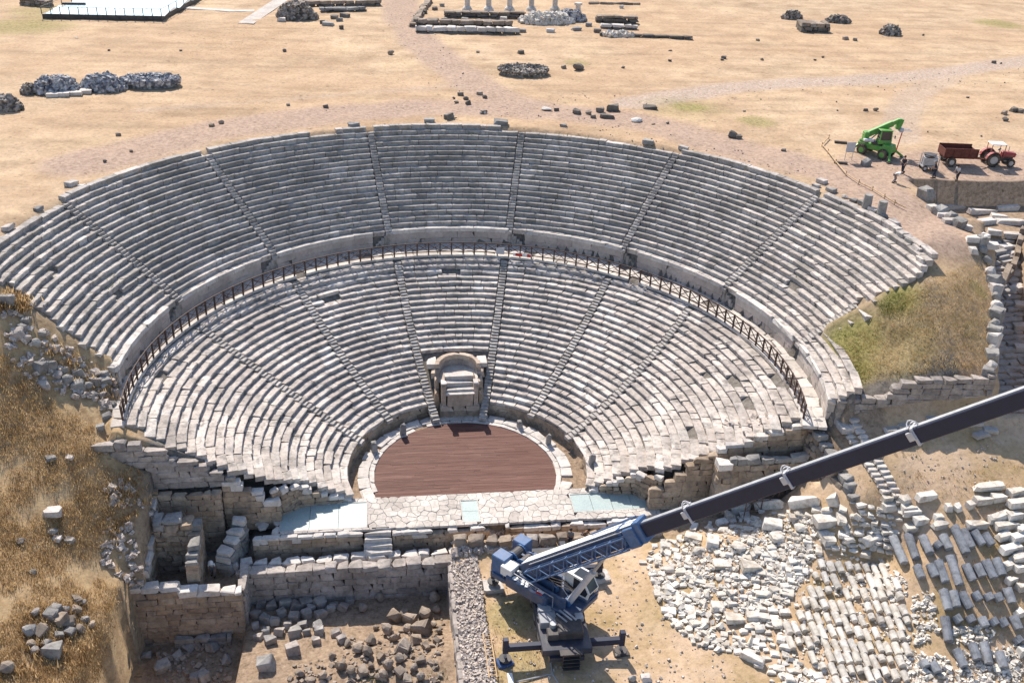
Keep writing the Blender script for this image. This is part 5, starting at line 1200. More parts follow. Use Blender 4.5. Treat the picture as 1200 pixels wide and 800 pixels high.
# ------------------------------------------------------------------ people
def skin_obj(name, verts, edges, radii, mat, parent, root_i=0, levels=1):
    me = bpy.data.meshes.new(name); me.from_pydata(verts, edges, []); me.update(); me.materials.append(MATS[mat])
    o = bpy.data.objects.new(name, me); COL.objects.link(o); o.parent = parent
    m = o.modifiers.new('skin', 'SKIN'); m.use_smooth_shade = True
    lay = me.skin_vertices[0].data if me.skin_vertices else None
    if lay is None:
        bm = bmesh.new(); bm.from_mesh(me); bm.verts.layers.skin.verify(); bm.to_mesh(me); bm.free(); lay = me.skin_vertices[0].data
    for i, r in enumerate(radii):
        lay[i].radius = (r, r) if not isinstance(r, tuple) else r; lay[i].use_root = (i == root_i)
    s_ = o.modifiers.new('sub', 'SUBSURF'); s_.levels = levels; s_.render_levels = levels
    return o
def person(label, p, face, lean=0.0, knee=0.0, arms=((.2, .3), (.2, .3)), stride=.12, shirt='cloth_grey', trousers='cloth_dark', hat=None, group=None, turn=0.0):
    """face: heading (radians, 0 = +x); lean: forward bend of the trunk; arms: (forward swing, elbow bend) left and right"""
    root = thing('person', label, 'person', p, group, face)
    V = []; E = []; Rr = []
    def v(co, r, frm=None):
        V.append(tuple(co)); Rr.append(r)
        if frm is not None: E.append((frm, len(V)-1))
        return len(V)-1
    drop = .42*knee
    hip = Vector((-.12*knee, 0, .93-drop))
    sp = Vector((math.sin(lean), 0, math.cos(lean)))
    fw = Vector((math.cos(lean), 0, -math.sin(lean)))
    pel = v(hip, (.155, .12)); wst = v(hip+sp*.2, (.14, .105), pel); chest = v(hip+sp*.42, (.17, .12), wst); neck = v(hip+sp*.57, .058, chest)
    hd = hip+sp*.62+fw*.02; h1 = v(hd+sp*.05+fw*.01, (.075, .085), neck); h2 = v(hd+sp*.15+fw*.015, (.082, .10), h1); h3 = v(hd+sp*.225, (.055, .065), h2)
    nose = v(hd+sp*.10+fw*.125, .014, h1)
    joints = {}
    for sgn, (sw, el) in ((1, arms[0]), (-1, arms[1])):
        sh = hip+sp*.50+Vector((0, sgn*.19, 0)); a = -lean+sw
        dn = -sp*math.cos(sw)+fw*math.sin(sw); elb = sh+dn*.29+Vector((0, sgn*.05, 0))
        dn2 = -sp*math.cos(sw+el)+fw*math.sin(sw+el); wr = elb+dn2*.25
        i0 = v(sh, .062, chest); i1 = v(elb, .044, i0); i2 = v(wr, .030, i1); i3 = v(wr+dn2*.07, (.04, .02), i2)
        for kf in range(4):
            off = Vector((0, (kf-1.5)*.02, 0)); ln_ = (.06, .075, .07, .055)[kf]
            f1 = v(wr+dn2*.10+off, .0095, i3); f2 = v(wr+dn2*(.10+ln_*.55)+off-fw*.012, .009, f1); v(wr+dn2*(.10+ln_)+off-fw*.03, .008, f2)
        t1 = v(wr+dn2*.06+Vector((0, -sgn*.035, 0))+fw*.02, .011, i3); v(wr+dn2*.10+Vector((0, -sgn*.055, 0))+fw*.03, .010, t1)
        joints[sgn] = (sh, elb, wr)
    for sgn in (1, -1):
        hj = hip+Vector((0, sgn*.1, -.04)); ft = Vector((sgn*stride, sgn*.12, .07))
        kn = (hj+ft)/2+Vector((.05+.40*knee, 0, 0)); i0 = v(hj, .095, pel); i1 = v(kn, .062, i0); i2 = v(ft+Vector((-.01, 0, .03)), .042, i1); v(ft+Vector((.16, 0, -.03)), (.042, .03), i2)
        joints[('leg', sgn)] = (hj, kn, ft)
    skin_obj('body', V, E, Rr, 'skin', root)
    # clothes a little thicker than the body
    V2 = [tuple(hip+sp*.02), tuple(hip+sp*.2), tuple(hip+sp*.42), tuple(hip+sp*.53)]; E2 = [(0, 1), (1, 2), (2, 3)]; R2_ = [(.172, .137), (.16, .125), (.19, .14), (.085, .08)]
    for sgn in (1, -1):
        sh, elb, wr = joints[sgn]; n = len(V2); V2 += [tuple(sh), tuple(sh.lerp(elb, .9))]; E2 += [(2, n), (n, n+1)]; R2_ += [.078, .062]
    skin_obj('shirt', V2, E2, R2_, shirt, root)
    V3 = [tuple(hip+sp*.06)]; E3 = []; R3_ = [(.168, .135)]
    for sgn in (1, -1):
        hj, kn, ft = joints[('leg', sgn)]; n = len(V3); V3 += [tuple(hj), tuple(kn), tuple(ft+Vector((-.01, 0, .04)))]; E3 += [(0, n), (n, n+1), (n+1, n+2)]; R3_ += [.11, .08, .066]
    skin_obj('trousers', V3, E3, R3_, trousers, root)
    bm = bmesh.new(); c_ = hd+sp*.165
    q = bmesh.ops.create_uvsphere(bm, u_segments=12, v_segments=8, radius=.115)['verts']
    if hat: bmesh.ops.scale(bm, vec=(1.12, 1.05, .85), verts=q); add_cyl(bm, .19, .02, 14, T(.02, 0, -.01))
    rot = Matrix.Rotation(lean, 4, 'Y'); bmesh.ops.transform(bm, matrix=T(*(c_-fw*.012+sp*.02)) @ rot, verts=bm.verts)
    local('hat' if hat else 'hair', finish(bm, 'hat' if hat else 'hair', hat or 'hair_dark', True), root)
    for sgn in (1, -1):                                       # shoes
        hj, kn, ft = joints[('leg', sgn)]; bm = bmesh.new(); add_box(bm, (.28, .1, .1), T(ft.x+.06, ft.y, .05), .03); local('shoe', finish(bm, 'shoe', 'hair_dark'), root)
    return root
WG = None
person('person in dark trousers and pale shirt standing behind the raised crane boom', G(668, 640), D2R(-120), .12, 0, ((.3, .5), (.15, .3)), shirt='cloth_grey', trousers='cloth_dark')
person('person in brown clothes crouching on the stage wall beside the boom', G(684, 634), D2R(-40), .55, .7, ((.9, .5), (.7, .6)), shirt='cloth_brown', trousers='cloth_dark')
person('person in a white hat bending down in the sunken room on the left', Vector((-19.05, -8.9, hz(-19.05, -8.9))), D2R(-90), .5, .1, ((.5, .3), (.4, .3)), shirt='cloth_white', trousers='cloth_grey', hat='cloth_white')
person('person in dark clothes standing behind the green machine shadow at the dig', G(1057, 203), D2R(-150), .08, 0, ((.3, .6), (.2, .3)), shirt='cloth_dark', trousers='cloth_dark')
person('person in light clothes bending over the dig edge on the right', G(1047, 214), D2R(-20), 1.15, .25, ((.2, .2), (.3, .2)), shirt='cloth_white', trousers='cloth_grey')
person('person in dark clothes standing next to the grey box machine', G(1094, 209), D2R(150), .15, 0, ((.5, .5), (.5, .5)), shirt='cloth_dark', trousers='cloth_dark', hat='cloth_grey')
person('person in a white top standing in front of the red trailer', G(1121, 212), D2R(-160), .45, .05, ((.6, .7), (.5, .8)), shirt='cloth_white', trousers='cloth_dark')

# ------------------------------------------------------------------ machines on the plateau
def wheel(par, x, y, r, wd, hub='grey_metal', rimr=.55):
    bm = bmesh.new(); add_cyl(bm, r, wd, 20, Matrix.Rotation(math.pi/2, 4, 'X'))
    bmesh.ops.bevel(bm, geom=[e for e in bm.edges if len(e.link_faces) == 2 and e.calc_face_angle(0) > 1], offset=r*.12, segments=2, affect='EDGES')
    for k in range(16):                                        # lugs
        a = k*math.pi/8; add_box(bm, (.06*r/.6, wd*.92, .09*r/.6), Matrix.Rotation(a, 4, 'Y') @ T(0, 0, r*.99))
    o = local('wheel', finish(bm, 'wheel', 'tyre_rubber'), par, (x, y, r))
    bm = bmesh.new(); add_cyl(bm, r*rimr, wd*1.04, 14, Matrix.Rotation(math.pi/2, 4, 'X')); local('rim', finish(bm, 'rim', hub), o)
def mk2(par, nm, mat, fn, smooth=False):
    bm = bmesh.new(); fn(bm); return local(nm, finish(bm, nm, mat, smooth), par)
def tractor():
    p = G(1168, 193); r = thing('tractor', 'red tractor with a white canopy parked in front of the rusty trailer', 'tractor', p, None, D2R(-8))
    for sy in (-1, 1): wheel(r, -.95, sy*.82, .78, .42); wheel(r, 1.15, sy*.72, .46, .26)
    mk2(r, 'body', 'chassis_dark', lambda bm: (add_box(bm, (2.6, .55, .5), T(.2, 0, .85), .05), add_box(bm, (.3, 1.5, .25), T(-.95, 0, .8)), add_box(bm, (.2, 1.3, .2), T(1.15, 0, .5))))
    def hood(bm):
        v = add_box(bm, (1.55, .72, .62), T(.95, 0, 1.28), .1)
        for q in bm.verts:
            if q.co.x > 1.2 and q.co.z > 1.4: q.co.z -= .10
    mk2(r, 'bonnet', 'red_paint', hood)
    for sy in (-1, 1):
        def fender(bm, sy=sy):
            for k in range(7):
                a = D2R(20+k*22); add_box(bm, (.34, .42, .05), T(-.95-.86*math.cos(a), sy*.82, .78+.86*math.sin(a)) @ Matrix.Rotation(a-math.pi/2, 4, 'Y'))
        mk2(r, 'mudguard', 'red_paint', fender)
        mk2(r, 'headlight', 'white_paint', lambda bm, sy=sy: add_cyl(bm, .09, .05, 10, T(1.75, sy*.22, 1.32) @ Matrix.Rotation(math.pi/2, 4, 'Y')))
    mk2(r, 'seat', 'chassis_dark', lambda bm: (add_box(bm, (.45, .5, .12), T(-.75, 0, 1.35), .03), add_box(bm, (.1, .5, .5), T(-.98, 0, 1.6), .03)))
    mk2(r, 'steering_wheel', 'chassis_dark', lambda bm: (add_bar(bm, (.15, 0, 1.4), (-.15, 0, 1.75), .05, 6), add_cyl(bm, .2, .03, 12, T(-.17, 0, 1.78) @ Matrix.Rotation(-.6, 4, 'Y'))))
    mk2(r, 'exhaust', 'grey_metal', lambda bm: add_bar(bm, (1.0, .2, 1.5), (1.0, .2, 2.1), .08, 8))
    c_ = mk2(r, 'canopy', 'white_paint', lambda bm: add_box(bm, (1.7, 1.35, .09), T(-.55, 0, 2.45), .04))
    for sx in (-1.3, .2):
        for sy in (-.6, .6): mk2(r, 'canopy_post', 'red_paint', lambda bm, sx=sx, sy=sy: add_bar(bm, (sx, sy, 1.0), (sx, sy, 2.42), .06))
tractor(); bpy.data.objects['tractor'].scale = (.92, .92, .92)
def trailer():
    p = G(1119, 192); r = thing('trailer', 'rusty red two wheeled trailer with high sides behind the tractor', 'trailer', p, None, D2R(-8))
    for sy in (-1, 1): wheel(r, -.85, sy*.95, .46, .3, 'grey_metal'); 
    mk2(r, 'bed', 'rust_red', lambda bm: (add_box(bm, (3.4, 1.8, .12), T(0, 0, 1.0)), add_box(bm, (3.2, .2, .22), T(0, .5, .85)), add_box(bm, (3.2, .2, .22), T(0, -.5, .85))))
    for sy in (-1, 1): mk2(r, 'side_board', 'rust_red', lambda bm, sy=sy: (add_box(bm, (3.4, .07, .85), T(0, sy*.93, 1.46)), [add_box(bm, (.08, .05, .85), T(x, sy*.99, 1.46)) for x in (-1.6, -.8, 0, .8, 1.6)]))
    mk2(r, 'end_board', 'rust_red', lambda bm: add_box(bm, (.07, 1.78, .7), T(-1.68, 0, 1.4))); mk2(r, 'end_board', 'rust_red', lambda bm: add_box(bm, (.07, 1.78, .55), T(1.68, 0, 1.33)))
    mk2(r, 'drawbar', 'rust_red', lambda bm: (add_bar(bm, (1.6, .5, .8), (2.9, 0, .6), .1), add_bar(bm, (1.6, -.5, .8), (2.9, 0, .6), .1)))
trailer()
def handler():
    p = G(1025, 182); r = thing('telehandler', 'bright green telescopic handler on splayed legs with its arm raised', 'telehandler', p, None, D2R(-52))
    tq = Matrix.Rotation(D2R(46), 4, 'Z')
    for sx in (-1.15, 1.15):
        for sy in (-1, 1): wheel(r, sx, sy*.85, .52, .36, 'green_paint')
    mk2(r, 'body', 'green_paint', lambda bm: (add_box(bm, (3.7, 1.3, .6), T(0, 0, .95), .08), add_box(bm, (1.0, 1.2, .4), T(1.3, 0, 1.3), .1), add_box(bm, (.9, 1.1, .4), T(-1.35, 0, 1.3), .1)))
    mk2(r, 'turntable', 'chassis_dark', lambda bm: add_cyl(bm, .65, .3, 16, T(0, 0, 1.4)))
    mk2(r, 'cab', 'green_paint', lambda bm: ([add_bar(bm, tq @ Vector((x, y, 1.5)), tq @ Vector((x*.9, y, 2.8)), .1) for x in (-.1, 1.1) for y in (-.75, .0)], add_box(bm, (1.3, .85, .1), tq @ T(.45, -.38, 2.82), .03), add_box(bm, (1.35, .85, .45), tq @ T(.45, -.38, 1.62), .05)))
    mk2(r, 'window', 'dark_glass', lambda bm: add_box(bm, (1.18, .72, 1.0), tq @ T(.45, -.38, 2.3)))
    mk2(r, 'boom', 'green_paint', lambda bm: (add_box(bm, (3.1, .48, .56), tq @ T(-.1, .32, 2.65) @ Matrix.Rotation(-.48, 4, 'Y'), .04), add_box(bm, (.8, .36, .42), tq @ T(1.55, .32, 3.5) @ Matrix.Rotation(-.48, 4, 'Y'), .03), add_box(bm, (.5, .8, 1.0), tq @ T(-1.3, .2, 1.95), .05), add_box(bm, (.5, .5, 1.1), tq @ T(2.0, .32, 3.3) @ Matrix.Rotation(.2, 4, 'Y'), .05)))
    mk2(r, 'arm_cylinder', 'grey_metal', lambda bm: add_bar(bm, tq @ Vector((-.6, .32, 1.7)), tq @ Vector((.7, .32, 3.0)), .13, 10))
    mk2(r, 'carriage', 'board_grey', lambda bm: (add_box(bm, (.4, .9, .4), tq @ T(2.25, .32, 2.75), .04), add_box(bm, (.8, .1, .07), tq @ T(2.95, .05, 2.7)), add_box(bm, (.8, .1, .07), tq @ T(2.95, .6, 2.7))))
    mk2(r, 'prop', 'signal_red', lambda bm: add_bar(bm, tq @ Vector((2.4, .1, 2.6)), tq @ Vector((2.1, -.1, .4)), .11, 8))
    for sx in (-1.9, 1.9):
        for sy in (-1, 1):
            o = mk2(r, 'stabiliser', 'green_paint', lambda bm, sx=sx, sy=sy: add_bar(bm, (sx*.9, sy*.45, .95), (sx*1.2, sy*1.5, .18), .2))
            b_ = bmesh.new(); add_cyl(b_, .26, .1, 10, T(sx*1.2, sy*1.5, .1)); local('foot', finish(b_, 'foot', 'chassis_dark'), o)
    mk2(r, 'engine_cover', 'board_grey', lambda bm: add_box(bm, (1.0, .5, .25), tq @ T(-1.2, -.5, 1.75), .05))
    mk2(r, 'mirror', 'chassis_dark', lambda bm: (add_bar(bm, tq @ Vector((1.1, -.8, 2.3)), tq @ Vector((1.25, -1.05, 2.35)), .03, 6), add_box(bm, (.05, .2, .3), tq @ T(1.26, -1.08, 2.3))))
handler()
def mixer():
    p = G(1087, 199); r = thing('generator', 'grey box machine on small wheels standing at the dig', 'machine', p, None, D2R(-10))
    mk2(r, 'frame', 'grey_metal', lambda bm: (add_box(bm, (1.6, 1.1, .1), T(0, 0, .45)), [add_bar(bm, (x, y, .45), (x, y, 1.55), .07) for x in (-.75, .75) for y in (-.5, .5)], add_box(bm, (1.6, .06, .06), T(0, -.5, 1.55)), add_box(bm, (1.6, .06, .06), T(0, .5, 1.55))))
    mk2(r, 'housing', 'grey_metal', lambda bm: add_box(bm, (1.3, .9, .85), T(0, 0, .95), .06)); mk2(r, 'hopper', 'chassis_dark', lambda bm: add_cyl(bm, .5, .3, 12, T(-.1, 0, 1.5), .62))
    for sy in (-1, 1): wheel(r, -.5, sy*.5, .28, .15); wheel(r, .5, sy*.5, .28, .15)
mixer()
def board():
    p = G(994, 188); r = thing('sign_board', 'blank pale grey board on two thin legs beside the green machine', 'sign', p, None, D2R(5))
    local('panel', box_mesh('panel', (1.0, .05, 1.0), 'board_grey', .01), r, (0, 0, 1.4))
    for sx in (-.4, .4): local('leg', bar_mesh('leg', (sx, .05, 0), (sx, .05, 1.8), .06, 'grey_metal', 6), r)
board()
pts = [(971,163),(963,172),(970,180),(979,192),(991,206),(1006,216),(1022,224),(1036,233),(1048,240),(1060,246)]
P3 = [Vector(p) for p in G_many(pts)]; bar_ = thing('timber_barrier', 'low barrier of pale timber poles curving around the dig beside the rim', 'barrier', P3[4])
for a, b in zip(P3, P3[1:]):
    place('pole', bar_mesh('pole', (0, 0, 0), b-a, .12, 'timber_pale', 6), bar_, a+Vector((0, 0, .25))); place('post', bar_mesh('post', (0, 0, 0), (0, 0, .5), .1, 'timber_pale', 6), bar_, a)
for x, y, lab in ((985,168,'dark plank lying on the ground left of the grey board'), (985,192,'dark timber block inside the barrier')):
    a = G(x, y); tag(place('plank', box_mesh('plank', (1.3, .3, .25), 'timber_dark'), None, a+Vector((0, 0, .1)), (0, 0, -.3)), lab, 'plank', None, 'thing')

# ------------------------------------------------------------------ plateau: stone piles, rocks, ruins, deck
def pile(name, label, px, py, wpx, dpx, hgt, n, mat, smin=.35, smax=.6, ring=False, squareness=.7):
    p = G(px, py); ppm = FOC/((p-CAM_LOC).dot(_fwd)); rx = wpx/ppm/2; ry = rx*dpx
    r = thing(name, label, 'stone pile', p); bm = bmesh.new(); R = random.Random(px*3+py)
    for i in range(n):
        a = R.uniform(0, 6.283); q = math.sqrt(R.random()) if not ring else R.choice((.85, .92, 1.0, math.sqrt(R.random())))
        x = rx*q*math.cos(a); y = ry*q*math.sin(a); h = hgt*(min(1, (1-q)*2.2) if not ring else (1 if q > .85 else .9))
        sc = R.uniform(smin, smax); vs = bmesh.ops.create_cube(bm, size=1)['verts']
        for v in vs: v.co += Vector((R.uniform(-.14, .14), R.uniform(-.14, .14), R.uniform(-.14, .14)))
        m = T(x, y, h*R.uniform(.75, 1)+sc*.15) @ Euler((R.uniform(0, 6), R.uniform(0, 6), R.uniform(0, 6))).to_matrix().to_4x4() @ Matrix.Diagonal((sc, sc*R.uniform(.6, 1), sc*R.uniform(.5, .9), 1))
        bmesh.ops.transform(bm, matrix=m, verts=vs)
    o = local('stones', finish(bm, 'stones', mat), r); o['kind'] = 'stuff'
    bm = bmesh.new(); vs = bmesh.ops.create_uvsphere(bm, u_segments=16, v_segments=8, radius=1)['verts']; bmesh.ops.scale(bm, vec=(rx*.93, ry*.93, hgt*.95), verts=vs); local('core', finish(bm, 'core', mat), r)
def mixed(nm, stops, sc=1.6):
    n = NB(nm); f = n.noise(sc, 1, .9); n.done(n.ramp(f, stops), .92, .15)
mixed('pile_bluegrey', [(.36, (.13,.13,.15)), (.5, (.27,.27,.29)), (.62, (.52,.51,.50))])
mixed('pile_dark', [(.36, (.12,.105,.09)), (.5, (.23,.20,.175)), (.62, (.38,.345,.31))])
pile('stone_pile', 'grey stone pile cut off by the left edge of the picture', 5, 127, 38, .8, 1.1, 200, 'pile_dark')
pile('stone_pile', 'small brown round mound between two stone piles on the left', 34, 110, 18, .8, 1.0, 60, 'pile_dark', .25, .4)
pile('stone_pile', 'leftmost of three bluish grey stone piles in a row on the field', 66, 107, 54, .75, 1.35, 380, 'pile_bluegrey', .35, .65)
pile('stone_pile', 'middle one of three bluish grey stone piles in a row', 121, 104, 52, .7, 1.3, 360, 'pile_bluegrey', .35, .65)
pile('stone_pile', 'rightmost of three stone piles, flat gravel top inside a rim of stones', 177, 100, 64, .62, .7, 480, 'pile_bluegrey', .3, .6, True)
pile('cairn', 'low round platform of packed grey stones in the field behind the theatre', 613, 86, 58, .75, .6, 620, 'pile_dark', .2, .36, True)
pile('stone_pile', 'small dark stone pile in the field at the upper right', 1043, 41, 24, .8, 1.2, 120, 'pile_dark', .4, .7)
pile('stone_pile', 'dark stone pile with a rocky top near the pale slab path at the top left', 348, 22, 44, .6, 2.0, 240, 'pile_dark', .6, 1.1)
pile('stone_pile', 'heap of dark stones left of the square dark plinth at the upper right', 928, 22, 24, .6, 1.0, 90, 'pile_dark', .4, .7)
pile('stone_pile', 'flat heap of dark stones right of the square dark plinth at the upper right', 982, 26, 30, .5, .8, 100, 'pile_dark', .4, .7)
pile('stone_pile', 'white rubble heap below the row of white columns', 640, 27, 64, .5, 1.2, 330, 'marble_bits', .5, 1.0)
pile('stone_pile', 'second white rubble heap right of the column row', 668, 24, 34, .5, 1.1, 150, 'pile_bluegrey', .5, 1.0)
pile('stone_pile', 'small white stones at the foot of the long dark bank behind the theatre', 724, 43, 34, .35, .5, 60, 'marble_bits', .4, .8)
for i, (x, y) in enumerate(((62,113),(75,112),(90,111),(101,109))):
    p = G(x, y); tag(place('slab', lib_rand('block', 'pale_stone'), None, p+Vector((0, 0, .2)), (0, 0, .1), (1.25, 1.2, .4)), f'pale flat slab in front of the left stone pile, {["leftmost of four", "second of four", "third of four", "rightmost of four"][i]}', 'slab', 'pale slabs in front of the stone piles', 'thing')
ROCK = [(458,64,11,'dark'),(560,62,5,''),(610,63,10,''),(678,82,20,'big'),(660,80,8,''),(540,112,9,''),(546,117,10,''),(562,111,9,''),(568,115,9,''),(532,116,6,''),(535,121,8,''),(548,122,9,''),(526,139,14,''),(567,133,9,''),(640,129,20,'pale'),(652,130,8,''),(676,133,12,''),(690,134,12,''),(703,131,12,''),(718,130,18,'big'),(695,138,8,''),(712,138,22,'flat'),(745,142,24,'pale'),(762,127,20,'flat'),(782,145,5,''),(766,146,8,'flat'),(858,161,18,'big'),(865,162,10,''),(918,177,7,'dark'),(334,61,8,'dark'),(338,124,6,''),(128,60,5,''),(212,60,4,''),(248,148,8,''),(260,145,10,''),(139,159,8,''),(154,178,8,''),(123,190,7,''),(382,126,8,''),(90,45,6,'pale'),(848,69,8,''),(846,71,5,''),(955,71,4,''),(964,68,6,''),(991,47,9,''),(1082,42,5,''),(1164,74,7,''),(1173,75,5,''),(1014,130,7,''),(1026,130,9,''),(1178,142,12,'big'),(1176,134,10,''),(1187,131,12,''),(1195,132,10,''),(1134,115,4,''),(980,120,4,''),(981,130,4,''),(872,131,4,''),(888,48,6,''),(893,71,6,''),(1002,48,7,''),(785,72,5,''),(730,80,5,''),(785,60,8,'flat'),(800,45,8,'flat'),(1150,160,4,''),(1087,155,4,'')]
for (x, y, s_, kd), p in zip(ROCK, G_many([(a, b) for a, b, _, _ in ROCK])):
    ppm = FOC/((Vector(p)-CAM_LOC).dot(_fwd)); sx = s_/ppm
    where = 'behind the back rim' if 420 < x < 800 and y > 100 else 'on the far field' if y < 90 else 'on the left field' if x < 420 else 'on the right field'
    look = {'dark': 'dark chunky', 'big': 'big dark', 'pale': 'flat pale', 'flat': 'long flat', '': 'small' if s_ < 8 else 'middling'}[kd]
    near = 'left' if x % 200 < 70 else ('middle' if x % 200 < 140 else 'right')
    hb = 'far left' if x < 200 else 'left' if x < 420 else 'centre left' if x < 560 else 'centre' if x < 690 else 'centre right' if x < 820 else 'right' if x < 1000 else 'far right'
    stone('field_rock', f'{look} rock lying {where}, {hb} of the view', 'rock', 'rocks scattered on the plateau', p, (sx*.75, sx*.52, sx*(.2 if kd in ('flat', 'pale') else .48)), random.choice(('boulder', 'worn')), 'pale_stone' if kd == 'pale' else random.choice(('dark_rock', 'rubble_brown', 'dark_rock')), rz=random.uniform(-.6, .6), tilt=.1)

def ruin():
    cols = [547.5, 572.5, 597, 622.5, 650]
    for i, x in enumerate(cols):
        p = G(x, 13); r = thing('white_column', f'white column on a spreading base, {["leftmost of five", "second from the left of five", "middle one of five", "fourth from the left of five", "rightmost of five"][i]} at the top edge', 'column', p, 'white columns of the ruin behind the theatre')
        bm = bmesh.new(); add_cyl(bm, .46, 5, 16, T(0, 0, 3.1), .42); local('shaft', finish(bm, 'shaft', 'pale_stone', False), r)
        bm = bmesh.new(); add_cyl(bm, .95, .5, 14, T(0, 0, .25), .8); add_cyl(bm, .78, .35, 14, T(0, 0, .65), .5); local('base', finish(bm, 'base', 'marble_white'), r)
    p = G(677, 16); r = thing('white_column', 'short column stump standing right of the five white columns', 'column', p)
    bm = bmesh.new(); add_cyl(bm, .5, 1.5, 14, T(0, 0, .75), .42); add_cyl(bm, .7, .35, 14, T(0, 0, 1.6)); local('shaft', finish(bm, 'shaft', 'pale_stone'), r)
    def lw(name, label, x0, y0, x1, y1, hgt, th, mat, cap=None):
        a, b = G_many([(x0, y0), (x1, y1)]); z = min(a[2], b[2])-.2; masonry(name, label, (a[0], a[1]), (b[0], b[1]), th, z, z+.2+hgt, .5, 1.7, mat, cap=cap, jit=.04, lib_kind='worn')
    lw('ruin_wall', 'long low ruin wall with a pale flat top in front of the white columns', 487, 38, 609, 40, .95, 1.2, 'dark_rock', 'pale_stone')
    lw('ruin_wall', 'dark broken wall behind the long low one, below the white columns', 484, 29, 600, 31, .9, 1.5, 'dark_rock', 'rubble_brown')
    lw('ruin_wall', 'upper dark foundation wall directly under the white columns', 520, 20, 615, 21, 1.0, 1.6, 'dark_rock', 'rubble_brown')
    lw('ruin_wall', 'left slanting edge wall of the column ruin', 483, 32, 503, 2, .7, 1.0, 'rubble_brown')
    lw('ruin_wall', 'dark low wall at the right end of the column ruin', 698, 26, 747, 28, 1.2, 1.6, 'dark_rock', 'rubble_brown')
    lw('ruin_wall', 'second low dark wall at the right end of the column ruin', 704, 33, 747, 35, .7, 1.0, 'dark_rock', 'pale_stone')
    lw('ruin_wall', 'low dark bank of stones running right from the column ruin', 702, 42, 812, 47, .55, .9, 'dark_rock')
    lw('ruin_wall', 'long dark wall at the top edge left of the earth track', 341, 8, 446, 6, .9, 1.3, 'dark_rock', 'rubble_brown')
    lw('ruin_wall', 'short dark wall pieces below the long wall at the top left', 375, 14, 428, 13, .7, 1.0, 'dark_rock', 'rubble_grey')
    lw('ruin_wall', 'rusty low wall at the top right of the column ruin', 690, 5, 750, 6, .4, .6, 'rubble_brown')
    a, b = G_many([(935, 36), (969, 37)]); r = masonry('plinth', 'square dark plinth with an earthy top in the field at the upper right', (a[0], a[1]), (b[0], b[1]), 3.0, a[2]-.2, a[2]+1.5, .55, 1.2, 'dark_rock', cap='rubble_brown', cat='plinth')
    for (x, y, sx) in [(505,27,8),(520,25,9),(488,22,8),(545,25,9),(560,28,12),(590,24,9),(612,38,9),(645,38,11),(675,36,12),(690,31,8),(700,38,9),(497,16,8),(518,8,6),(510,12,7),(728,10,6),(385,30,14),(400,34,5),(392,22,10),(404,20,12),(398,25,8),(378,28,6),(330,25,10)]:
        p = G(x, y); k_ = random.choice(('worn', 'block')); m_ = random.choice(('rubble_grey', 'pale_stone', 'dark_rock'))
        stone('ruin_block', f'{"pale" if m_ == "pale_stone" else "grey" if m_ == "rubble_grey" else "dark"} {"long" if sx > 9 else "small"} fallen block {"near the dark wall at the top left" if x < 450 else "among the ruin walls below the white columns"}', 'stone block', 'fallen blocks of the ruins behind the theatre', p, (sx/8., sx/12., .6), k_, m_, rz=random.uniform(-.4, .4), tilt=.05)
    # slab path at the top left
    for nm, pts, wd in (('path', [(212,9),(240,11),(270,13),(298,13)], 1.6), ('path', [(288,28),(300,20),(312,12),(330,0)], 2.4)):
        P3 = [Vector(p) for p in G_many(pts)]; bm = bmesh.new(); vs = []
        for i, p in enumerate(P3):
            d = (P3[min(i+1, len(P3)-1)]-P3[max(i-1, 0)]); d.z = 0; nrm_ = Vector((-d.y, d.x, 0)).normalized()*wd/2
            vs.append([bm.verts.new(p+nrm_+Vector((0, 0, zz))) for zz in (.07,)]+[bm.verts.new(p-nrm_+Vector((0, 0, .07)))])
        for a, b in zip(vs, vs[1:]): bm.faces.new((a[0], a[1], b[1], b[0]))
        bmesh.ops.recalc_face_normals(bm, faces=bm.faces); ext = bmesh.ops.extrude_face_region(bm, geom=bm.faces[:])
        bmesh.ops.translate(bm, vec=(0, 0, -.15), verts=[q for q in ext['geom'] if isinstance(q, bmesh.types.BMVert)]); bmesh.ops.recalc_face_normals(bm, faces=bm.faces)
        o = bpy.data.objects.new(nm, finish(bm, nm, 'paving_stone')); COL.objects.link(o); o['kind'] = 'structure'
ruin()
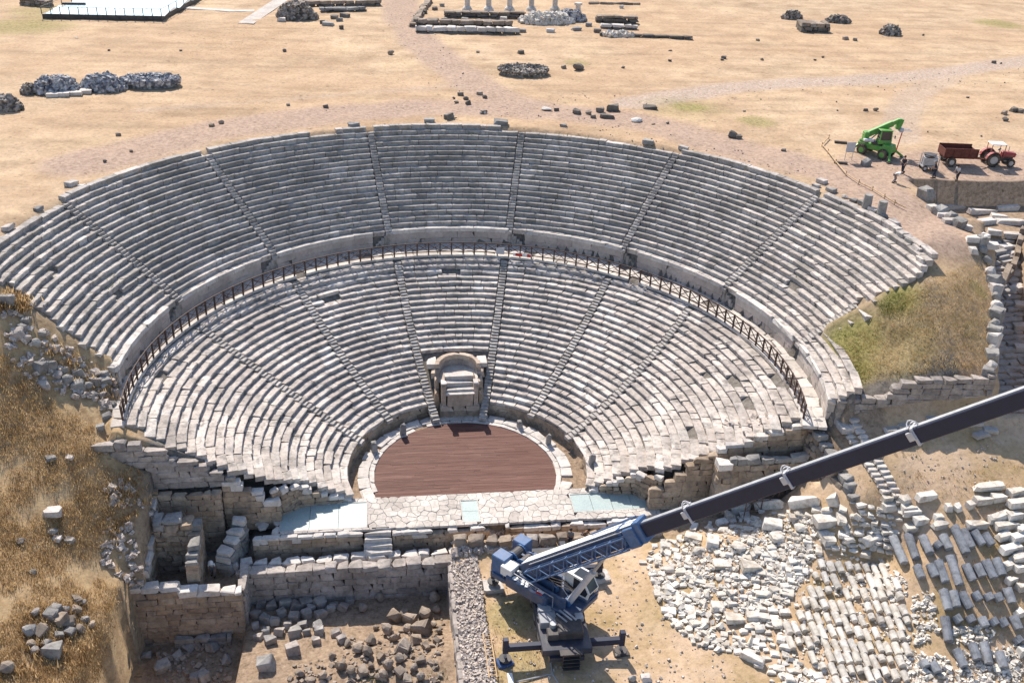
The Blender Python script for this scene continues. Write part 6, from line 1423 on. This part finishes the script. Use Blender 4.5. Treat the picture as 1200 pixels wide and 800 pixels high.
def deck_platform():
    a, b, c_ = [Vector(p) for p in G_many([(50, 22), (190, 25), (232, 2)])]
    z = 18.5; u = (b-a); u.z = 0; L = u.length; u.normalize(); v_ = (c_-b); v_.z = 0; D_ = v_.length*1.6; v_.normalize()
    r = thing('viewing_deck', 'pale blue glass deck on a dark plinth with a ring of fence posts, top left', 'deck', a)
    def quad(bm, z0, z1, inset=0):
        cs = [a+u*inset+v_*inset, a+u*(L-inset)+v_*inset, a+u*(L-inset)+v_*(D_-inset), a+u*inset+v_*(D_-inset)]
        lo_ = [bm.verts.new(Vector((p.x-a.x, p.y-a.y, z0-a.z))) for p in cs]; hi_ = [bm.verts.new(Vector((p.x-a.x, p.y-a.y, z1-a.z))) for p in cs]
        for i in range(4): bm.faces.new((lo_[i], lo_[(i+1) % 4], hi_[(i+1) % 4], hi_[i]))
        bm.faces.new(hi_); bm.faces.new(lo_[::-1]); bmesh.ops.recalc_face_normals(bm, faces=bm.faces)
    mk2(r, 'plinth', 'chassis_dark', lambda bm: quad(bm, z-.5, z+.95))
    nx = 9
    for i in range(nx):
        for j in range(4):
            p = a+u*(L*(i+.5)/nx)+v_*(D_*(j+.5)/4); bm = bmesh.new(); add_box(bm, (L/nx-.05, D_/4-.05, .05)); 
            q = local('glass_pane', finish(bm, 'glass_pane', 'pale_glass'), r, (p.x-a.x, p.y-a.y, z+.985-a.z), (0, 0, math.atan2(u.y, u.x)))
    n1, n2 = 13, 8
    P_ = [a+u*(L*i/n1) for i in range(n1+1)]+[a+u*L+v_*(D_*i/n2) for i in range(1, n2+1)]+[a+v_*(D_*i/n2) for i in range(1, n2+1)]
    for p in P_: local('post', bar_mesh('post', (0, 0, 0), (0, 0, 1.1), .1, 'chassis_dark'), r, (p.x-a.x, p.y-a.y, z+.95-a.z))
    for s0, s1 in ((a, a+u*L), (a+u*L, a+u*L+v_*D_), (a, a+v_*D_)):
        m = bar_mesh('rail', (0, 0, 0), Vector((s1.x-s0.x, s1.y-s0.y, 0)), .05, 'chassis_dark'); local('rail', m, r, (s0.x-a.x, s0.y-a.y, z+2.0-a.z))
    p = G(88, 12); tag(place('beam', box_mesh('beam', (3.4, .35, .3), 'chassis_dark'), None, p+Vector((0, 0, .15)), (0, 0, .05)), 'dark beam lying on the pale glass deck', 'beam', None, 'thing')
    bpy.data.objects['beam'].location.z = z+1.17
    e0, e1 = G_many([(26, 5), (60, 8)]); masonry('earth_wall', 'rough earth coloured wall left of the glass deck at the top left', (e0[0], e0[1]), (e1[0], e1[1]), 1.5, e0[2]-.2, e0[2]+1.0, .5, 1.2, 'rubble_brown', jit=.06, lib_kind='worn')
n = NB('pale_glass'); n.done(n.ramp(n.noise(.3, 3, .6), [(.3, (.50,.66,.72)), (.7, (.62,.75,.79))]), .25, .5)
deck_platform()

# ------------------------------------------------------------------ dry grass and weeds
def grass(name, label, pts, hmin, hmax, mat, blades=6, spread=.22):
    R = np.random.default_rng(len(pts)); n = len(pts)*blades
    base = np.repeat(np.asarray(pts), blades, 0); base[:, :2] += R.normal(0, spread, (n, 2)); 
    hgt = R.uniform(hmin, hmax, n); a = R.uniform(0, 6.283, n); ln = R.uniform(.15, .9, n)*hgt; wdt = R.uniform(.025, .06, n)*(hgt/.35)
    b2 = a+1.57
    v0 = base+np.stack([np.cos(b2)*wdt, np.sin(b2)*wdt, np.full(n, -.05)], 1); v1 = base-np.stack([np.cos(b2)*wdt, np.sin(b2)*wdt, np.full(n, .05)], 1)
    v2 = base+np.stack([np.cos(a)*ln, np.sin(a)*ln, hgt], 1)
    co = np.stack([v0, v1, v2], 1).reshape(-1, 3); me = bpy.data.meshes.new(name)
    me.vertices.add(len(co)); me.vertices.foreach_set('co', co.ravel()); me.loops.add(3*n); me.loops.foreach_set('vertex_index', np.arange(3*n, dtype=np.int32))
    me.polygons.add(n); me.polygons.foreach_set('loop_start', np.arange(0, 3*n, 3, dtype=np.int32)); me.polygons.foreach_set('loop_total', np.full(n, 3, np.int32)); me.update(calc_edges=True)
    me.materials.append(MATS[mat]); o = bpy.data.objects.new(name, me); COL.objects.link(o); tag(o, label, 'grass', None, 'stuff')
mixed('dry_grass', [(.32, (.34,.22,.11)), (.48, (.50,.345,.18)), (.6, (.62,.46,.26)), (.75, (.68,.53,.32))], .8)
def leafy(nm):
    m = MATS[nm]; nt_ = m.node_tree; b = nt_.nodes['Principled BSDF']; tr = nt_.nodes.new('ShaderNodeBsdfTranslucent'); mx = nt_.nodes.new('ShaderNodeMixShader'); mx.inputs[0].default_value = .5
    nt_.links.new(b.inputs['Base Color'].links[0].from_socket, tr.inputs[0]); nt_.links.new(b.outputs[0], mx.inputs[1]); nt_.links.new(tr.outputs[0], mx.inputs[2]); nt_.links.new(mx.outputs[0], nt_.nodes['Material Output'].inputs[0])
mixed('bank_grass', [(.32, (.33,.25,.10)), (.48, (.48,.35,.17)), (.6, (.58,.44,.24)), (.75, (.63,.50,.29))], .7)
mixed('hill_grass', [(.32, (.34,.225,.11)), (.48, (.48,.335,.17)), (.6, (.58,.43,.24)), (.75, (.64,.49,.30))], .8)
mixed('green_weeds', [(.35, (.10,.13,.03)), (.55, (.20,.22,.07)), (.7, (.34,.30,.12))], 2.0)
leafy('dry_grass'); leafy('hill_grass'); leafy('bank_grass'); leafy('green_weeds')
def scatter(polys, n, seed):
    R = random.Random(seed); out = []
    bb = [(min(a for a, b in p), max(a for a, b in p), min(b for a, b in p), max(b for a, b in p)) for p in polys]
    while len(out) < n:
        k = R.randrange(len(polys)); x0, x1, y0, y1 = bb[k]; x = R.uniform(x0, x1); y = R.uniform(y0, y1)
        if inpoly(x, y, polys[k]): out.append((x, y))
    return G_many(out)
HILL = [(-12,410),(20,420),(60,470),(110,500),(105,520),(130,545),(128,600),(118,650),(135,690),(128,760),(105,812),(-12,812)]
S_ = scatter([HILL], 15000, 4)
wv = wob(S_[:, 0], S_[:, 1], 1.6, 7)
grass('dry_grass', 'dry straw coloured grass covering the hill on the left', S_[wv > -.35], .07, .21, 'hill_grass', 6, .26)
grass('dry_grass', 'tufts of dry grass among the tumbled stones at the left ends of the seats', scatter([[(60,395),(135,445),(140,470),(118,470),(40,410)],[(2,340),(40,350),(30,368),(0,365)],[(125,560),(165,545),(170,590),(130,640)],[(40,700),(100,700),(110,790),(10,800)]], 420, 6), .2, .5, 'dry_grass', 9, .25)
grass('dry_grass', 'thin dry grass on the bank at the right end of the theatre', scatter([[(1085,330),(1150,300),(1160,430),(1080,436),(1010,446),(985,405)]], 4200, 8), .07, .19, 'bank_grass', 5, .3)
grass('green_weeds', 'green weeds beside the short white stairway and on the grass bank', np.vstack([scatter([[(972,392),(1000,380),(1010,400),(1018,445),(1000,445)],[(1030,352),(1062,342),(1060,360),(1035,372)]], 330, 9), scatter([[(1128,372),(1145,372),(1145,395),(1128,395)],[(1060,520),(1085,515),(1090,535),(1062,535)],[(500,790),(520,785),(520,800),(500,800)],[(425,792),(450,792),(450,800),(425,800)],[(600,640),(640,630),(650,640),(605,650)]], 90, 10)]), .07, .20, 'green_weeds', 8, .26)
grass('green_weeds', 'small weeds growing between the seats of the upper tier', np.vstack([np.array([[*up(D2R(a_), R2+(k_+.85)*T2, Z2+k_*S2)] for a_, k_ in [(-72,6),(-73,6),(-71,7),(-66,10),(-55,12),(-50,9),(-52,9),(-47,11),(-30,14),(-20,13),(-19,13),(5,17),(20,18),(21,18),(24,18),(70,12),(75,6),(80,4),(30,8)]])]), .12, .35, 'green_weeds', 10, .3)
grass('dry_grass', 'sparse yellow grass around the crane and the stone field', scatter([[(560,680),(640,690),(640,800),(560,800)],[(760,650),(1060,600),(1100,800),(960,800),(880,760)],[(1130,590),(1200,590),(1200,800),(1130,800)],[(1010,560),(1200,540),(1200,575),(1010,590)]], 1500, 12), .06, .2, 'dry_grass', 5, .3)

F_ = scatter([[(0,30),(1200,50),(1200,120),(960,190),(700,140),(500,125),(330,150),(80,215),(0,262)],[(240,20),(480,40),(470,120),(300,130),(200,80)]], 4200, 31)
fv = wob(F_[:, 0], F_[:, 1], .25, 3)
grass('dry_grass', 'sparse low tufts of dry grass scattered over the plateau', F_[fv > -.1], .06, .16, 'dry_grass', 4, .35)
rubble('pebbles', 'pebbles and small stones strewn over the earth track and field', [[(640,110),(850,104),(1200,76),(1200,100),(850,122),(650,130)],[(380,125),(620,125),(760,150),(960,200),(930,205),(600,150),(380,145)],[(440,10),(500,10),(560,110),(500,110)],[(1000,190),(1200,200),(1200,212),(1040,200)]], 300, .06, .15, 'pile_dark')
rubble('pebbles', 'pebbles and stone chips on the bare ground around the crane', [[(560,650),(760,650),(770,720),(900,800),(560,800)],[(1010,540),(1190,515),(1190,565),(1030,590)],[(570,632),(760,618),(760,640),(570,655)]], 520, .06, .17, 'pale_rubble')

rubble('stage_rubble', 'loose broken stones strewn behind the crane in front of the stage terrace', [[(527,620),(640,614),(640,640),(532,652)],[(640,614),(770,602),(800,612),(700,632),(640,636)]], 520, .2, .5, 'pale_rubble')
rubble('tumble_rubble', 'small broken stones on the slope below the left end of the upper tier', [[(2,345),(60,392),(138,446),(135,500),(100,470),(40,450),(2,410)]], 170, .2, .5, 'pale_rubble')

# ------------------------------------------------------------------ labels: tell like things apart by their place in the row
byl = {}
for o in scene.objects:
    if o.parent is None and 'label' in o.keys(): byl.setdefault(o['label'], []).append(o)
ORDW = ['leftmost', 'second', 'third', 'fourth', 'fifth', 'sixth', 'seventh', 'eighth', 'ninth', 'tenth', 'eleventh', 'twelfth', 'thirteenth', 'fourteenth', 'fifteenth', 'sixteenth']
for lab, os_ in byl.items():
    if 1 < len(os_) <= 16:
        os_.sort(key=lambda o: proj_px(o.location)[0])
        for i, o in enumerate(os_):
            suf = 'leftmost' if i == 0 else 'rightmost' if i == len(os_)-1 else ORDW[i]+' from left'
            new = f'{lab}, {suf}'
            if len(new.split()) > 16: new = ' '.join(lab.split()[:16-len(suf.split())]).rstrip(' ,of')+', '+suf
            o['label'] = new
